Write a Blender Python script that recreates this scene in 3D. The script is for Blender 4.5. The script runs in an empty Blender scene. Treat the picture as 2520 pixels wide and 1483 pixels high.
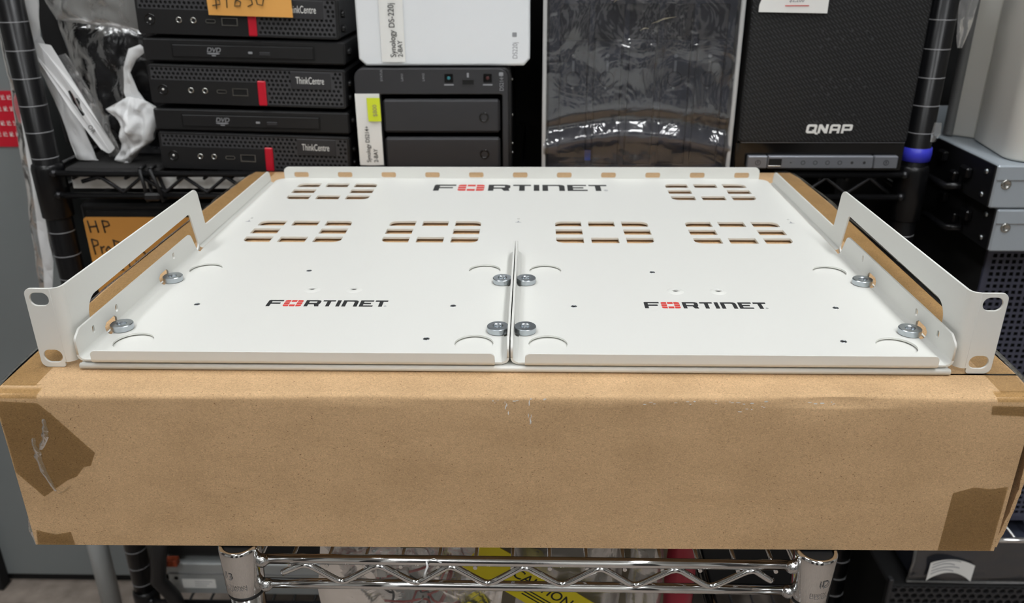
import bpy, math, random
from mathutils import Matrix, Vector, noise
random.seed(7)
K = 0.001                      # everything below is written in millimetres
sc = bpy.context.scene
COL = sc.collection
R = math.radians

# ---------------------------------------------------------------- camera
F_PX = 2037.2
cam_d = bpy.data.cameras.new('camera'); cam = bpy.data.objects.new('camera', cam_d); COL.objects.link(cam)
cam_d.sensor_fit = 'HORIZONTAL'; cam_d.sensor_width = 36.0; cam_d.lens = F_PX / 2520 * 36.0
cam_d.clip_start = 0.02; cam_d.clip_end = 30
PITCH, YAW, ROLL = 0.4087, -0.0255, -0.0048
fw = Vector((math.sin(YAW)*math.cos(PITCH), math.cos(YAW)*math.cos(PITCH), -math.sin(PITCH)))
rt = fw.cross(Vector((0, 0, 1))).normalized(); up = rt.cross(fw)
r2 = math.cos(ROLL)*rt + math.sin(ROLL)*up; u2 = -math.sin(ROLL)*rt + math.cos(ROLL)*up
cam.matrix_world = Matrix(((r2.x, u2.x, -fw.x, 0.0107), (r2.y, u2.y, -fw.y, -0.3736), (r2.z, u2.z, -fw.z, 0.1999), (0, 0, 0, 1)))
cam_d.dof.use_dof = True; cam_d.dof.focus_distance = 0.46; cam_d.dof.aperture_fstop = 13.0
sc.camera = cam
# ---------------------------------------------------------------- world and exposure
w = bpy.data.worlds.new('world'); sc.world = w; w.use_nodes = True
w.node_tree.nodes['Background'].inputs[0].default_value = (0.9, 0.95, 1.0, 1)
w.node_tree.nodes['Background'].inputs[1].default_value = 0.3
sc.view_settings.view_transform = 'Standard'; sc.view_settings.look = 'None'
sc.view_settings.gamma = 1.0; sc.view_settings.use_curve_mapping = False
sc.view_settings.exposure = 0.0
LAMP_STRENGTH = 22.3
sc.cycles.max_bounces = 7; sc.cycles.diffuse_bounces = 4; sc.cycles.glossy_bounces = 4; sc.cycles.transparent_max_bounces = 14; sc.cycles.caustics_reflective = False; sc.cycles.caustics_refractive = False

# ---------------------------------------------------------------- materials
def s2l(c): return c/12.92 if c <= 0.04045 else ((c+0.055)/1.055)**2.4
def rgb(r, g, b): return (s2l(r/255), s2l(g/255), s2l(b/255), 1)
def mat(name, col, rough=0.5, metal=0.0, bump=0.0, bscale=400.0, alpha=1.0, vary=0.0, vscale=40.0, coat=0.0, emit=0.0, spec=None, trans=0.0):
    m = bpy.data.materials.new(name); m.use_nodes = True
    nt = m.node_tree; b = nt.nodes['Principled BSDF']
    b.inputs['Base Color'].default_value = col; b.inputs['Roughness'].default_value = rough; b.inputs['Metallic'].default_value = metal
    if spec is not None: b.inputs['Specular IOR Level'].default_value = spec
    b.inputs['Coat Weight'].default_value = coat; b.inputs['Coat Roughness'].default_value = 0.12
    b.inputs['Transmission Weight'].default_value = trans
    if alpha < 1: b.inputs['Alpha'].default_value = alpha
    if emit:
        b.inputs['Emission Color'].default_value = col; b.inputs['Emission Strength'].default_value = emit
    tc = nt.nodes.new('ShaderNodeTexCoord')
    if bump:
        n = nt.nodes.new('ShaderNodeTexNoise'); n.inputs['Scale'].default_value = bscale; n.inputs['Detail'].default_value = 3
        bp = nt.nodes.new('ShaderNodeBump'); bp.inputs['Strength'].default_value = bump; bp.inputs['Distance'].default_value = 0.0006
        nt.links.new(tc.outputs['Object'], n.inputs['Vector']); nt.links.new(n.outputs['Fac'], bp.inputs['Height']); nt.links.new(bp.outputs['Normal'], b.inputs['Normal'])
    if vary:
        n = nt.nodes.new('ShaderNodeTexNoise'); n.inputs['Scale'].default_value = vscale; n.inputs['Detail'].default_value = 4
        mx = nt.nodes.new('ShaderNodeMix'); mx.data_type = 'RGBA'
        mx.inputs['A'].default_value = tuple(c*(1-vary) for c in col[:3]) + (1,); mx.inputs['B'].default_value = tuple(min(1, c*(1+vary)) for c in col[:3]) + (1,)
        nt.links.new(tc.outputs['Object'], n.inputs['Vector']); nt.links.new(n.outputs['Fac'], mx.inputs['Factor']); nt.links.new(mx.outputs['Result'], b.inputs['Base Color'])
    return m
def film(name, tint, haze=0.15, gloss=0.25, rough=0.15, hazecol=(0.8, 0.8, 0.8, 1), bump=0.0, bscale=60.0):
    """thin clear plastic: tinted see-through, some white haze, a glossy surface"""
    m = bpy.data.materials.new(name); m.use_nodes = True; nt = m.node_tree; nt.nodes.clear()
    o = nt.nodes.new('ShaderNodeOutputMaterial'); t = nt.nodes.new('ShaderNodeBsdfTransparent'); t.inputs[0].default_value = tint
    d = nt.nodes.new('ShaderNodeBsdfDiffuse'); d.inputs[0].default_value = hazecol
    g = nt.nodes.new('ShaderNodeBsdfGlossy'); g.inputs['Roughness'].default_value = rough; g.inputs[0].default_value = (1, 1, 1, 1)
    m1 = nt.nodes.new('ShaderNodeMixShader'); m1.inputs[0].default_value = haze
    fr = nt.nodes.new('ShaderNodeFresnel'); fr.inputs[0].default_value = 1.5
    mu = nt.nodes.new('ShaderNodeMath'); mu.operation = 'MULTIPLY'; mu.inputs[1].default_value = gloss*4; mu.use_clamp = True
    m2 = nt.nodes.new('ShaderNodeMixShader')
    L = nt.links.new
    L(t.outputs[0], m1.inputs[1]); L(d.outputs[0], m1.inputs[2]); L(fr.outputs[0], mu.inputs[0]); L(mu.outputs[0], m2.inputs[0])
    L(m1.outputs[0], m2.inputs[1]); L(g.outputs[0], m2.inputs[2]); L(m2.outputs[0], o.inputs[0])
    if bump:
        tc = nt.nodes.new('ShaderNodeTexCoord'); n = nt.nodes.new('ShaderNodeTexNoise'); n.inputs['Scale'].default_value = bscale; n.inputs['Detail'].default_value = 3; n.inputs['Distortion'].default_value = 1.5
        bp = nt.nodes.new('ShaderNodeBump'); bp.inputs['Strength'].default_value = bump; bp.inputs['Distance'].default_value = 0.004
        L(tc.outputs['Object'], n.inputs['Vector']); L(n.outputs['Fac'], bp.inputs['Height']); L(bp.outputs['Normal'], g.inputs['Normal']); L(bp.outputs['Normal'], fr.inputs['Normal'])
    return m
def cardboard(name, col):
    m = bpy.data.materials.new(name); m.use_nodes = True; nt = m.node_tree; b = nt.nodes['Principled BSDF']; L = nt.links.new
    b.inputs['Roughness'].default_value = 0.85; b.inputs['Specular IOR Level'].default_value = 0.2
    tc = nt.nodes.new('ShaderNodeTexCoord')
    mp = nt.nodes.new('ShaderNodeMapping'); mp.inputs['Scale'].default_value = (1, 1, 1.6); L(tc.outputs['Object'], mp.inputs['Vector'])
    fib = nt.nodes.new('ShaderNodeTexNoise'); fib.inputs['Scale'].default_value = 620; fib.inputs['Detail'].default_value = 4; fib.inputs['Distortion'].default_value = 2.5
    big = nt.nodes.new('ShaderNodeTexNoise'); big.inputs['Scale'].default_value = 28; big.inputs['Detail'].default_value = 4
    sp = nt.nodes.new('ShaderNodeTexNoise'); sp.inputs['Scale'].default_value = 900; sp.inputs['Detail'].default_value = 1
    for n in (fib, big, sp): L(mp.outputs[0], n.inputs['Vector'])
    r1 = nt.nodes.new('ShaderNodeValToRGB'); e = r1.color_ramp.elements
    dk = tuple(c*0.80 for c in col[:3]) + (1,); lt = tuple(min(1, c*1.20) for c in col[:3]) + (1,)
    e[0].position = 0.32; e[0].color = dk; e[1].position = 0.68; e[1].color = lt
    L(fib.outputs['Fac'], r1.inputs[0])
    mx = nt.nodes.new('ShaderNodeMix'); mx.data_type = 'RGBA'; mx.blend_type = 'MULTIPLY'; mx.inputs['Factor'].default_value = 1
    r2_ = nt.nodes.new('ShaderNodeValToRGB'); e = r2_.color_ramp.elements; e[0].position = .3; e[0].color = (.9, .89, .87, 1); e[1].position = .7; e[1].color = (1.05, 1.05, 1.05, 1)
    L(big.outputs['Fac'], r2_.inputs[0]); L(r1.outputs[0], mx.inputs['A']); L(r2_.outputs[0], mx.inputs['B'])
    r3 = nt.nodes.new('ShaderNodeValToRGB'); e = r3.color_ramp.elements; e[0].position = .24; e[0].color = (.45, .4, .35, 1); e[1].position = .30; e[1].color = (1, 1, 1, 1)
    L(sp.outputs['Fac'], r3.inputs[0])
    mx2 = nt.nodes.new('ShaderNodeMix'); mx2.data_type = 'RGBA'; mx2.blend_type = 'MULTIPLY'; mx2.inputs['Factor'].default_value = 1
    L(mx.outputs['Result'], mx2.inputs['A']); L(r3.outputs[0], mx2.inputs['B']); L(mx2.outputs['Result'], b.inputs['Base Color'])
    bp = nt.nodes.new('ShaderNodeBump'); bp.inputs['Strength'].default_value = 0.25; bp.inputs['Distance'].default_value = 0.0003
    L(fib.outputs['Fac'], bp.inputs['Height']); L(bp.outputs['Normal'], b.inputs['Normal'])
    return m
def mesh_weave(name):
    m = mat(name, rgb(26, 26, 28), 0.6); nt = m.node_tree; b = nt.nodes['Principled BSDF']; L = nt.links.new
    tc = nt.nodes.new('ShaderNodeTexCoord')
    mp = nt.nodes.new('ShaderNodeMapping'); mp.inputs['Rotation'].default_value = (0, R(-32), 0); L(tc.outputs['Object'], mp.inputs['Vector'])
    wv = nt.nodes.new('ShaderNodeTexWave'); wv.bands_direction = 'Z'; wv.inputs['Scale'].default_value = 150; wv.inputs['Distortion'].default_value = 0
    mp2 = nt.nodes.new('ShaderNodeMapping'); mp2.inputs['Rotation'].default_value = (0, R(35), 0); L(tc.outputs['Object'], mp2.inputs['Vector'])
    w2 = nt.nodes.new('ShaderNodeTexWave'); w2.bands_direction = 'X'; w2.inputs['Scale'].default_value = 110
    L(mp.outputs[0], wv.inputs['Vector']); L(mp2.outputs[0], w2.inputs['Vector'])
    mu = nt.nodes.new('ShaderNodeMath'); mu.operation = 'MULTIPLY'; L(wv.outputs['Fac'], mu.inputs[0]); L(w2.outputs['Fac'], mu.inputs[1])
    r = nt.nodes.new('ShaderNodeValToRGB'); e = r.color_ramp.elements; e[0].position = .1; e[0].color = rgb(8, 8, 9); e[1].position = .6; e[1].color = rgb(44, 45, 48)
    L(mu.outputs[0], r.inputs[0]); L(r.outputs[0], b.inputs['Base Color'])
    bp = nt.nodes.new('ShaderNodeBump'); bp.inputs['Strength'].default_value = .6; bp.inputs['Distance'].default_value = .0006; L(mu.outputs[0], bp.inputs['Height']); L(bp.outputs['Normal'], b.inputs['Normal'])
    return m
M = dict(
    white=mat('white_powder_coat', rgb(227, 227, 222), 0.42, bump=0.06, bscale=900, spec=0.4),
    black_ink=mat('black_ink', rgb(40, 41, 42), 0.6), red_ink=mat('red_ink', rgb(214, 62, 55), 0.6), grey_ink=mat('grey_ink', rgb(150, 152, 156), 0.5),
    zinc=mat('zinc_plated_steel', rgb(190, 197, 203), 0.28, 1.0), zinc_dark=mat('magnet_face', rgb(150, 154, 158), 0.3, 0.9),
    card=cardboard('kraft_cardboard', rgb(204, 170, 130)), card_dark=cardboard('torn_cardboard_edge', rgb(110, 88, 66)),
    tape=film('clear_packing_tape', (0.86, 0.81, 0.69, 1), 0.0, 0.14, 0.25), tape_loose=film('loose_tape', (0.88, 0.85, 0.76, 1), 0.14, 0.2, 0.2, (0.7, 0.64, 0.5, 1), 0.3, 120),
    chrome=mat('chrome', rgb(225, 225, 225), 0.09, 1.0, bump=0.03, bscale=150), chrome_weld=mat('chrome_weld', rgb(205, 205, 205), 0.16, 1.0, bump=0.8, bscale=500),
    black_metal=mat('black_enamel', rgb(16, 16, 18), 0.3, spec=.35), groove=mat('grey_groove', rgb(150, 151, 154), 0.35), black_pl=mat('black_plastic', rgb(20, 20, 22), 0.5, bump=0.15, bscale=1500), grille=mat('grille_plastic', rgb(62, 62, 65), 0.5), dark_pl=mat('charcoal_plastic', rgb(46, 46, 49), 0.5, bump=0.1, bscale=1500),
    deep=mat('deep_black', rgb(8, 8, 9), 0.8), gloss_black=mat('gloss_black', rgb(14, 13, 13), 0.12), foam=mat('black_foam', rgb(36, 35, 35), 0.95, bump=0.9, bscale=700, vary=.5, vscale=500),
    red_pl=mat('red_plastic', rgb(206, 24, 48), 0.4), steel=mat('bright_steel', rgb(190, 190, 186), 0.25, 1.0), silver=mat('silver_plastic', rgb(120, 123, 130), 0.38, 0.3),
    nas_white=mat('white_plastic', rgb(240, 243, 246), 0.4), label=mat('label_paper', rgb(240, 240, 237), 0.6), cream=mat('cream_shell', rgb(240, 238, 231), 0.4), shell_grey=mat('shell_grey', rgb(120, 120, 120), 0.5),
    orange=mat('orange_paper', rgb(240, 176, 92), 0.75), kraftnote=mat('amber_card', rgb(214, 150, 70), 0.75, vary=.12, vscale=12), yellow=mat('fluor_yellow', rgb(222, 235, 50), 0.7), pen=mat('pen_ink', rgb(30, 30, 30), 0.7),
    blue=mat('blue_clip', rgb(58, 62, 200), 0.35), psu=mat('blue_grey_steel', rgb(178, 187, 195), 0.38, 0.3), perf=mat('slate_panel', rgb(70, 72, 88), 0.45),
    grey_door=mat('grey_steel_cabinet', rgb(130, 135, 136), 0.5, vary=.05, vscale=6), floor=mat('speckled_floor', rgb(150, 138, 128), 0.7, vary=.55, vscale=45), wallc=mat('wall_paint', rgb(150, 150, 148), 0.8), wallw=mat('wall_paint_light', rgb(215, 214, 210), 0.8),
    film_white=mat('white_poly', rgb(236, 237, 238), 0.3, bump=0.25, bscale=60), film_clear=film('clear_poly', (0.9, 0.9, 0.9, 1), 0.13, 0.28, 0.16, (0.75, 0.75, 0.75, 1), 0.3, 30), film_grey=film('smoky_poly', (0.74, 0.74, 0.74, 1), 0.3, 0.13, 0.25, (0.62, 0.62, 0.6, 1), 0.35, 26),
    wrap=film('shrink_wrap', (0.86, 0.87, 0.9, 1), 0.04, 0.5, 0.1, (0.6, 0.6, 0.65, 1), 0.9, 22), wrap_edge=mat('wrap_seam', rgb(190, 190, 190), 0.35), slate=mat('slate_plastic', rgb(54, 58, 72), 0.45), slate_dk=mat('slate_recess', rgb(34, 36, 46), 0.5),
    red_wire=mat('red_wire', rgb(170, 40, 38), 0.45), black_wire=mat('black_wire', rgb(25, 24, 24), 0.5), yellow_tape=mat('caution_yellow', rgb(226, 208, 30), 0.5), pink=mat('red_item', rgb(170, 40, 62), 0.4), glass_blue=mat('blue_plastic', rgb(30, 100, 230), 0.4), rail_black=mat('worn_black_rail', rgb(52, 52, 54), 0.27, 0.75), dull_red=mat('dull_red', rgb(70, 24, 24), .5), server=mat('server_steel', rgb(168, 172, 172), 0.4, 0.3), led=mat('led_teal', rgb(40, 120, 130), .4), lamp=mat('lamp_diffuser', (0.965, 0.985, 1.0, 1), 0.5, emit=LAMP_STRENGTH), olive=mat('tan_item', rgb(150, 142, 122), .6),
)

# ---------------------------------------------------------------- mesh helpers
def new_obj(name, me, m, parent=None, inv=None, smooth=False, loc=None):
    o = bpy.data.objects.new(name, me); COL.objects.link(o)
    if m is not None and not me.materials: me.materials.append(M[m] if isinstance(m, str) else m)
    if parent is not None:
        o.parent = parent
        if inv is not None: o.matrix_parent_inverse = inv
        else: o.matrix_parent_inverse = INV.get(parent.name, Matrix())
    return o
INV = {}
def thing(name, label, cat, loc=(0, 0, 0), group=None, rot=None):
    """Empty at a thing's base. World-built things keep their parts in world mm; placed things keep local mm."""
    o = bpy.data.objects.new(name, None); COL.objects.link(o); o.empty_display_size = 0.02
    o.location = [c*K for c in loc]
    o['label'] = label; o['category'] = cat
    if group: o['group'] = group
    if rot is None: INV[o.name] = Matrix.Translation([-c*K for c in loc])
    else: o.rotation_euler = rot
    return o
def tag(o, label, cat, group=None):
    o['label'] = label; o['category'] = cat
    if group: o['group'] = group
    return o
def sub(o): INV[o.name] = Matrix(); return o
class MB:
    def __init__(s): s.v = []; s.f = []; s.sm = []
    def add(s, vs, fs, smooth=False):
        b = len(s.v); s.v += [tuple(v) for v in vs]; s.f += [tuple(i+b for i in f) for f in fs]; s.sm += [smooth]*len(fs); return s
    def box(s, x0, x1, y0, y1, z0, z1, bev=0.0):
        if x0 > x1: x0, x1 = x1, x0
        if y0 > y1: y0, y1 = y1, y0
        if z0 > z1: z0, z1 = z1, z0
        if not bev:
            vs = [(x, y, z) for x in (x0, x1) for y in (y0, y1) for z in (z0, z1)]
            return s.add(vs, [(0, 1, 3, 2), (4, 6, 7, 5), (0, 4, 5, 1), (2, 3, 7, 6), (0, 2, 6, 4), (1, 5, 7, 3)])
        b = min(bev, (x1-x0)/2*.99, (y1-y0)/2*.99, (z1-z0)/2*.99)
        vs = []; idx = {}
        for sx in (0, 1):
            for sy in (0, 1):
                for sz in (0, 1):
                    X, Y, Z = (x0, x1)[sx], (y0, y1)[sy], (z0, z1)[sz]; ix, iy, iz = (x0+b, x1-b)[sx], (y0+b, y1-b)[sy], (z0+b, z1-b)[sz]
                    for a, p in enumerate(((X, iy, iz), (ix, Y, iz), (ix, iy, Z))): idx[sx, sy, sz, a] = len(vs); vs.append(p)
        fs = []
        for a in range(3):
            for sd in (0, 1):
                o1, o2 = [k for k in range(3) if k != a]
                q = []
                for (p, r) in ((0, 0), (0, 1), (1, 1), (1, 0)):
                    c = [0, 0, 0]; c[a] = sd; c[o1] = p; c[o2] = r; q.append(idx[c[0], c[1], c[2], a])
                fs.append(tuple(q))
        for a in range(3):
            o1, o2 = [k for k in range(3) if k != a]
            for p in (0, 1):
                for r in (0, 1):
                    c0 = [0, 0, 0]; c0[o1] = p; c0[o2] = r; c1 = list(c0); c1[a] = 1
                    fs.append((idx[c0[0], c0[1], c0[2], o1], idx[c1[0], c1[1], c1[2], o1], idx[c1[0], c1[1], c1[2], o2], idx[c0[0], c0[1], c0[2], o2]))
        for sx in (0, 1):
            for sy in (0, 1):
                for sz in (0, 1): fs.append(tuple(idx[sx, sy, sz, a] for a in range(3)))
        return s.add(vs, fs)
    def lathe(s, prof, c=(0, 0, 0), axis='z', seg=24, close=True):
        """prof = [(r, h)...] turned about axis through c"""
        vs = []; fs = []
        for r, h in prof:
            for k in range(seg):
                a = 2*math.pi*k/seg; p, q = r*math.cos(a), r*math.sin(a)
                vs.append({'z': (c[0]+p, c[1]+q, c[2]+h), 'y': (c[0]+p, c[1]+h, c[2]+q), 'x': (c[0]+h, c[1]+p, c[2]+q)}[axis])
        for i in range(len(prof)-1):
            for k in range(seg): fs.append((i*seg+k, i*seg+(k+1) % seg, (i+1)*seg+(k+1) % seg, (i+1)*seg+k))
        s.add(vs, fs, True)
        if close:
            b = len(s.v)-len(vs)
            s.f.append(tuple(b+k for k in range(seg))[::-1]); s.sm.append(False)
            s.f.append(tuple(b+(len(prof)-1)*seg+k for k in range(seg))); s.sm.append(False)
        return s
    def tube(s, pts, r, seg=8, caps=True):
        pts = [Vector(p) for p in pts]; vs = []; fs = []; n = len(pts)
        ref = Vector((0.13, 0.37, 0.92)); prev = None
        for i, p in enumerate(pts):
            t = (pts[min(i+1, n-1)]-pts[max(i-1, 0)]).normalized()
            if prev is None:
                a = t.cross(ref if abs(t.dot(ref)) < .95 else Vector((1, 0, 0))).normalized()
            else: a = (prev - t*prev.dot(t)).normalized()
            prev = a; b = t.cross(a); rr = r[i] if isinstance(r, (list, tuple)) else r
            for k in range(seg): an = 2*math.pi*k/seg; vs.append(p+a*rr*math.cos(an)+b*rr*math.sin(an))
        for i in range(n-1):
            for k in range(seg): fs.append((i*seg+k, i*seg+(k+1) % seg, (i+1)*seg+(k+1) % seg, (i+1)*seg+k))
        s.add(vs, fs, True)
        if caps:
            b = len(s.v)-len(vs); s.f.append(tuple(b+k for k in range(seg))[::-1]); s.f.append(tuple(b+(n-1)*seg+k for k in range(seg))); s.sm += [False, False]
        return s
    def grid(s, fn, nu, nv, smooth=True, back=None):
        vs = [fn(i/nu, j/nv) for j in range(nv+1) for i in range(nu+1)]
        fs = [(j*(nu+1)+i, j*(nu+1)+i+1, (j+1)*(nu+1)+i+1, (j+1)*(nu+1)+i) for j in range(nv) for i in range(nu)]
        return s.add(vs, fs, smooth)
    def mesh(s, name):
        me = bpy.data.meshes.new(name); me.from_pydata([(x*K, y*K, z*K) for x, y, z in s.v], [], s.f); me.polygons.foreach_set('use_smooth', s.sm); me.update()
        return me
    def build(s, name, m, parent=None): return new_obj(name, s.mesh(name), m, parent)
XZ = lambda y0: (lambda u, v, w: (u, y0-w, v))          # seen from the front
XY = lambda z0: (lambda u, v, w: (u, v, z0+w))
YZ = lambda x0: (lambda u, v, w: (x0+w, u, v))
def fillet(pts, rad, n=6):
    out = []; N = len(pts)
    for i, p in enumerate(pts):
        r = rad[i] if isinstance(rad, (list, tuple)) else rad
        if r <= 0: out.append(p); continue
        p = Vector(p); a = Vector(pts[i-1])-p; b = Vector(pts[(i+1) % N])-p
        la, lb = a.length, b.length; a.normalize(); b.normalize()
        ang = a.angle(b); d = min(r/math.tan(ang/2), la*.49, lb*.49); rr = d*math.tan(ang/2)
        c = p+(a+b).normalized()*(rr/math.sin(ang/2)); q0, q1 = p+a*d-c, p+b*d-c
        a0 = math.atan2(q0.y, q0.x); da = math.atan2(q1.y, q1.x)-a0
        while da > math.pi: da -= 2*math.pi
        while da < -math.pi: da += 2*math.pi
        for k in range(n+1): t = a0+da*k/n; out.append((c.x+rr*math.cos(t), c.y+rr*math.sin(t)))
    return out
def circ(x, y, r, n=28, ry=None): return [(x+r*math.cos(2*math.pi*k/n), y+(ry or r)*math.sin(2*math.pi*k/n)) for k in range(n)]
def rect(x0, x1, y0, y1): return [(x0, y0), (x1, y0), (x1, y1), (x0, y1)]
def rrect(x0, x1, y0, y1, r, n=5): return fillet(rect(x0, x1, y0, y1), r, n)
def stadium(x, y, wd, h, n=8): return rrect(x-wd/2, x+wd/2, y-h/2, y+h/2, min(wd, h)/2*.999, n)
def sheet_mesh(loops, thick, fmap, bev=0.0, name='sheet'):
    cu = bpy.data.curves.new('c', 'CURVE'); cu.dimensions = '2D'; cu.fill_mode = 'BOTH'
    cu.extrude = max(thick/2-bev, 0)
    if bev: cu.bevel_depth = bev; cu.bevel_resolution = 1; cu.offset = -bev
    for lp in loops:
        sp = cu.splines.new('POLY'); sp.points.add(len(lp)-1); sp.use_cyclic_u = True
        for p, q in zip(sp.points, lp): p.co = (q[0], q[1], 0, 1)
    ob = bpy.data.objects.new('c', cu); me = bpy.data.meshes.new_from_object(ob)
    vs = [v.co.copy() for v in me.vertices]
    for v, c in zip(me.vertices, vs):
        p = fmap(c.x, c.y, c.z); v.co = (p[0]*K, p[1]*K, p[2]*K)
    bpy.data.objects.remove(ob); bpy.data.curves.remove(cu); me.materials.clear(); me.name = name; me.update()
    return me
def sheet(name, loops, thick, fmap, m, parent=None, bev=0.0): return new_obj(name, sheet_mesh(loops, thick, fmap, bev, name), m, parent)
def text_mesh(s, size, fmap, sx=1.0, bold=0.0, align='LEFT', shear=0.0):
    cu = bpy.data.curves.new('t', 'FONT'); cu.body = s; cu.size = size; cu.offset = bold; cu.align_x = align; cu.shear = shear
    ob = bpy.data.objects.new('t', cu); me = bpy.data.meshes.new_from_object(ob)
    for v in me.vertices:
        p = fmap(v.co.x*sx, v.co.y, 0); v.co = (p[0]*K, p[1]*K, p[2]*K)
    bpy.data.objects.remove(ob); bpy.data.curves.remove(cu); me.materials.clear(); me.update()
    return me
def text(name, s, size, fmap, m, parent, sx=1.0, bold=0.0, align='LEFT', shear=0.0): return new_obj(name, text_mesh(s, size, fmap, sx, bold, align, shear), m, parent)
def polys(name, loops, fmap, m, parent):
    """flat print: each loop its own filled outline"""
    return sheet(name, loops, 0.0, fmap, m, parent)
def perf(x0, x1, z0, z1, p, r, stag=True, seg=6, depth=1.2, y=0.0, row=0.866, square=False, skip=None):
    """plate with real holes: one ring of quads for each cell, hole walls behind"""
    mb = MB(); nx = max(1, round((x1-x0)/p)); px = (x1-x0)/nx; nz = max(1, round((z1-z0)/(p*row))); pz = (z1-z0)/nz
    for j in range(nz):
        zc = z0+(j+.5)*pz; off = (j % 2)*.5 if stag else 0
        cells = [(x0+(i+off)*px, x0+(i+1+off)*px) for i in range(nx-(1 if off else 0))]
        if off: mb.add([(x0, y, zc-pz/2), (x0+px/2, y, zc-pz/2), (x0+px/2, y, zc+pz/2), (x0, y, zc+pz/2)], [(0, 1, 2, 3)]); mb.add([(x1-px/2, y, zc-pz/2), (x1, y, zc-pz/2), (x1, y, zc+pz/2), (x1-px/2, y, zc+pz/2)], [(0, 1, 2, 3)])
        for a, b in cells:
            xc = (a+b)/2
            if skip and skip(xc, zc): mb.add([(a, y, zc-pz/2), (b, y, zc-pz/2), (b, y, zc+pz/2), (a, y, zc+pz/2)], [(0, 1, 2, 3)]); continue
            out = []; inn = []
            N = 4 if square else 8
            for k in range(N):
                an = 2*math.pi*(k+.5)/N if square else 2*math.pi*k/N; cx, cz = math.cos(an), math.sin(an); mxx = max(abs(cx), abs(cz))
                out.append((xc+cx/mxx*px/2, y, zc+cz/mxx*pz/2)); rr = r*1.414 if square else r
                inn.append((xc+cx*rr, y, zc+cz*rr))
            bk = [(q[0], y+depth, q[2]) for q in inn]
            mb.add(out+inn+bk, [(k, (k+1) % N, N+(k+1) % N, N+k) for k in range(N)]+[(N+k, N+(k+1) % N, 2*N+(k+1) % N, 2*N+k) for k in range(N)])
    return mb
def nz(x, y, z=0.0): return noise.noise(Vector((x, y, z)))
def lerp(a, b, t): return a+(b-a)*t
def pl(pts, t):
    """point along a polyline given as a list of tuples, t in 0..1"""
    n = len(pts)-1; i = min(int(t*n), n-1); f = t*n-i
    return tuple(lerp(a, b, f) for a, b in zip(pts[i], pts[i+1]))
def pouch(name, left, right, y, bulge, amp, fr, m, parent=None, nu=22, nv=34, seed=0.0, two=True):
    """crumpled bag or film between a left and a right edge line (x, z), puffed by bulge and folded by noise"""
    mb = MB()
    for sg in ((-1, 1) if two else (-1,)):
        def fn(u, v, sg=sg):
            a = pl(left, v); b = pl(right, v); x = lerp(a[0], b[0], u); z = lerp(a[1], b[1], u)
            e = math.sin(math.pi*min(max(u, 0), 1))**.6*math.sin(math.pi*min(max(v, .001), .999))**.45
            fold = abs(nz(x*fr+seed, z*fr*.55, seed*3.1))*1.6-.4+.5*nz(x*fr*2.7, z*fr*2.1+seed, 5.0)
            yy = y+sg*bulge*e+sg*amp*fold*(0.25+e)
            return (x+amp*.35*nz(z*fr, seed, x*fr), yy, z+amp*.25*nz(x*fr, seed+9, z*fr))
        mb.grid(fn, nu, nv)
    return mb.build(name, m, parent)
# ================================================================ the room
def struct(o): o['kind'] = 'structure'; return o
struct(MB().box(-2600, 2600, -2400, 1900, -770, -750).build('floor', 'floor'))
struct(MB().box(-2600, 2600, 1900, 1920, -750, 1750).build('wall_back', 'wallc'))
struct(MB().box(-2620, -2600, -2400, 1900, -750, 1750).build('wall_left', 'wallw'))
struct(MB().box(2600, 2620, -2400, 1900, -750, 1750).build('wall_right', 'wallw'))
struct(MB().box(-2600, 2600, -2420, -2400, -750, 1750).build('wall_front', 'wallw'))
struct(MB().box(-2600, 2600, -2400, 1900, 1750, 1770).build('ceiling', 'wallw'))
for n_, x0, x1 in ((1, -1500, -850), (2, -420, 60), (3, 500, 1150)):  # unseen dark panels added behind the camera to stripe the chrome reflections
    struct(MB().box(x0, x1, -2399, -2370, -749, 1350, 3).build('door_%d' % n_, mat('door_paint_%d' % n_, rgb(50, 48, 46), .5)))
for n_, x, y0, y1 in ((4, -2599, -1200, -300), (5, 2570, -1500, -500)):  # two more dark panels added on the side walls for the reflections
    struct(MB().box(x, x+29, y0, y1, -749, 1350, 3).build('door_%d' % n_, mat('door_paint_%d' % n_, rgb(58, 56, 54), .5)))
LAMPS = [(-760, 0, 420), (540, 0, 640), (-450, -1700, 640), (650, -1700, 640)]  # last two are unseen lamps added as fill for the front faces
for i, (lx, ly, ll) in enumerate(LAMPS):
    t = thing('ceiling_lamp', ['long fluorescent ceiling lamp to the left of the box', 'long fluorescent ceiling lamp to the right of the box', 'long fluorescent ceiling lamp behind the camera on the left', 'long fluorescent ceiling lamp behind the camera on the right'][i], 'lamp', (lx, ly, 1690), 'ceiling lamps')
    MB().box(lx-110, lx+110, ly-ll-20, ly+ll+20, 1715, 1749, 4).build('housing', 'nas_white', t)
    MB().box(lx-90, lx+90, ly-ll, ly+ll, 1700, 1716, 3).build('diffuser', 'lamp', t)

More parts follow.
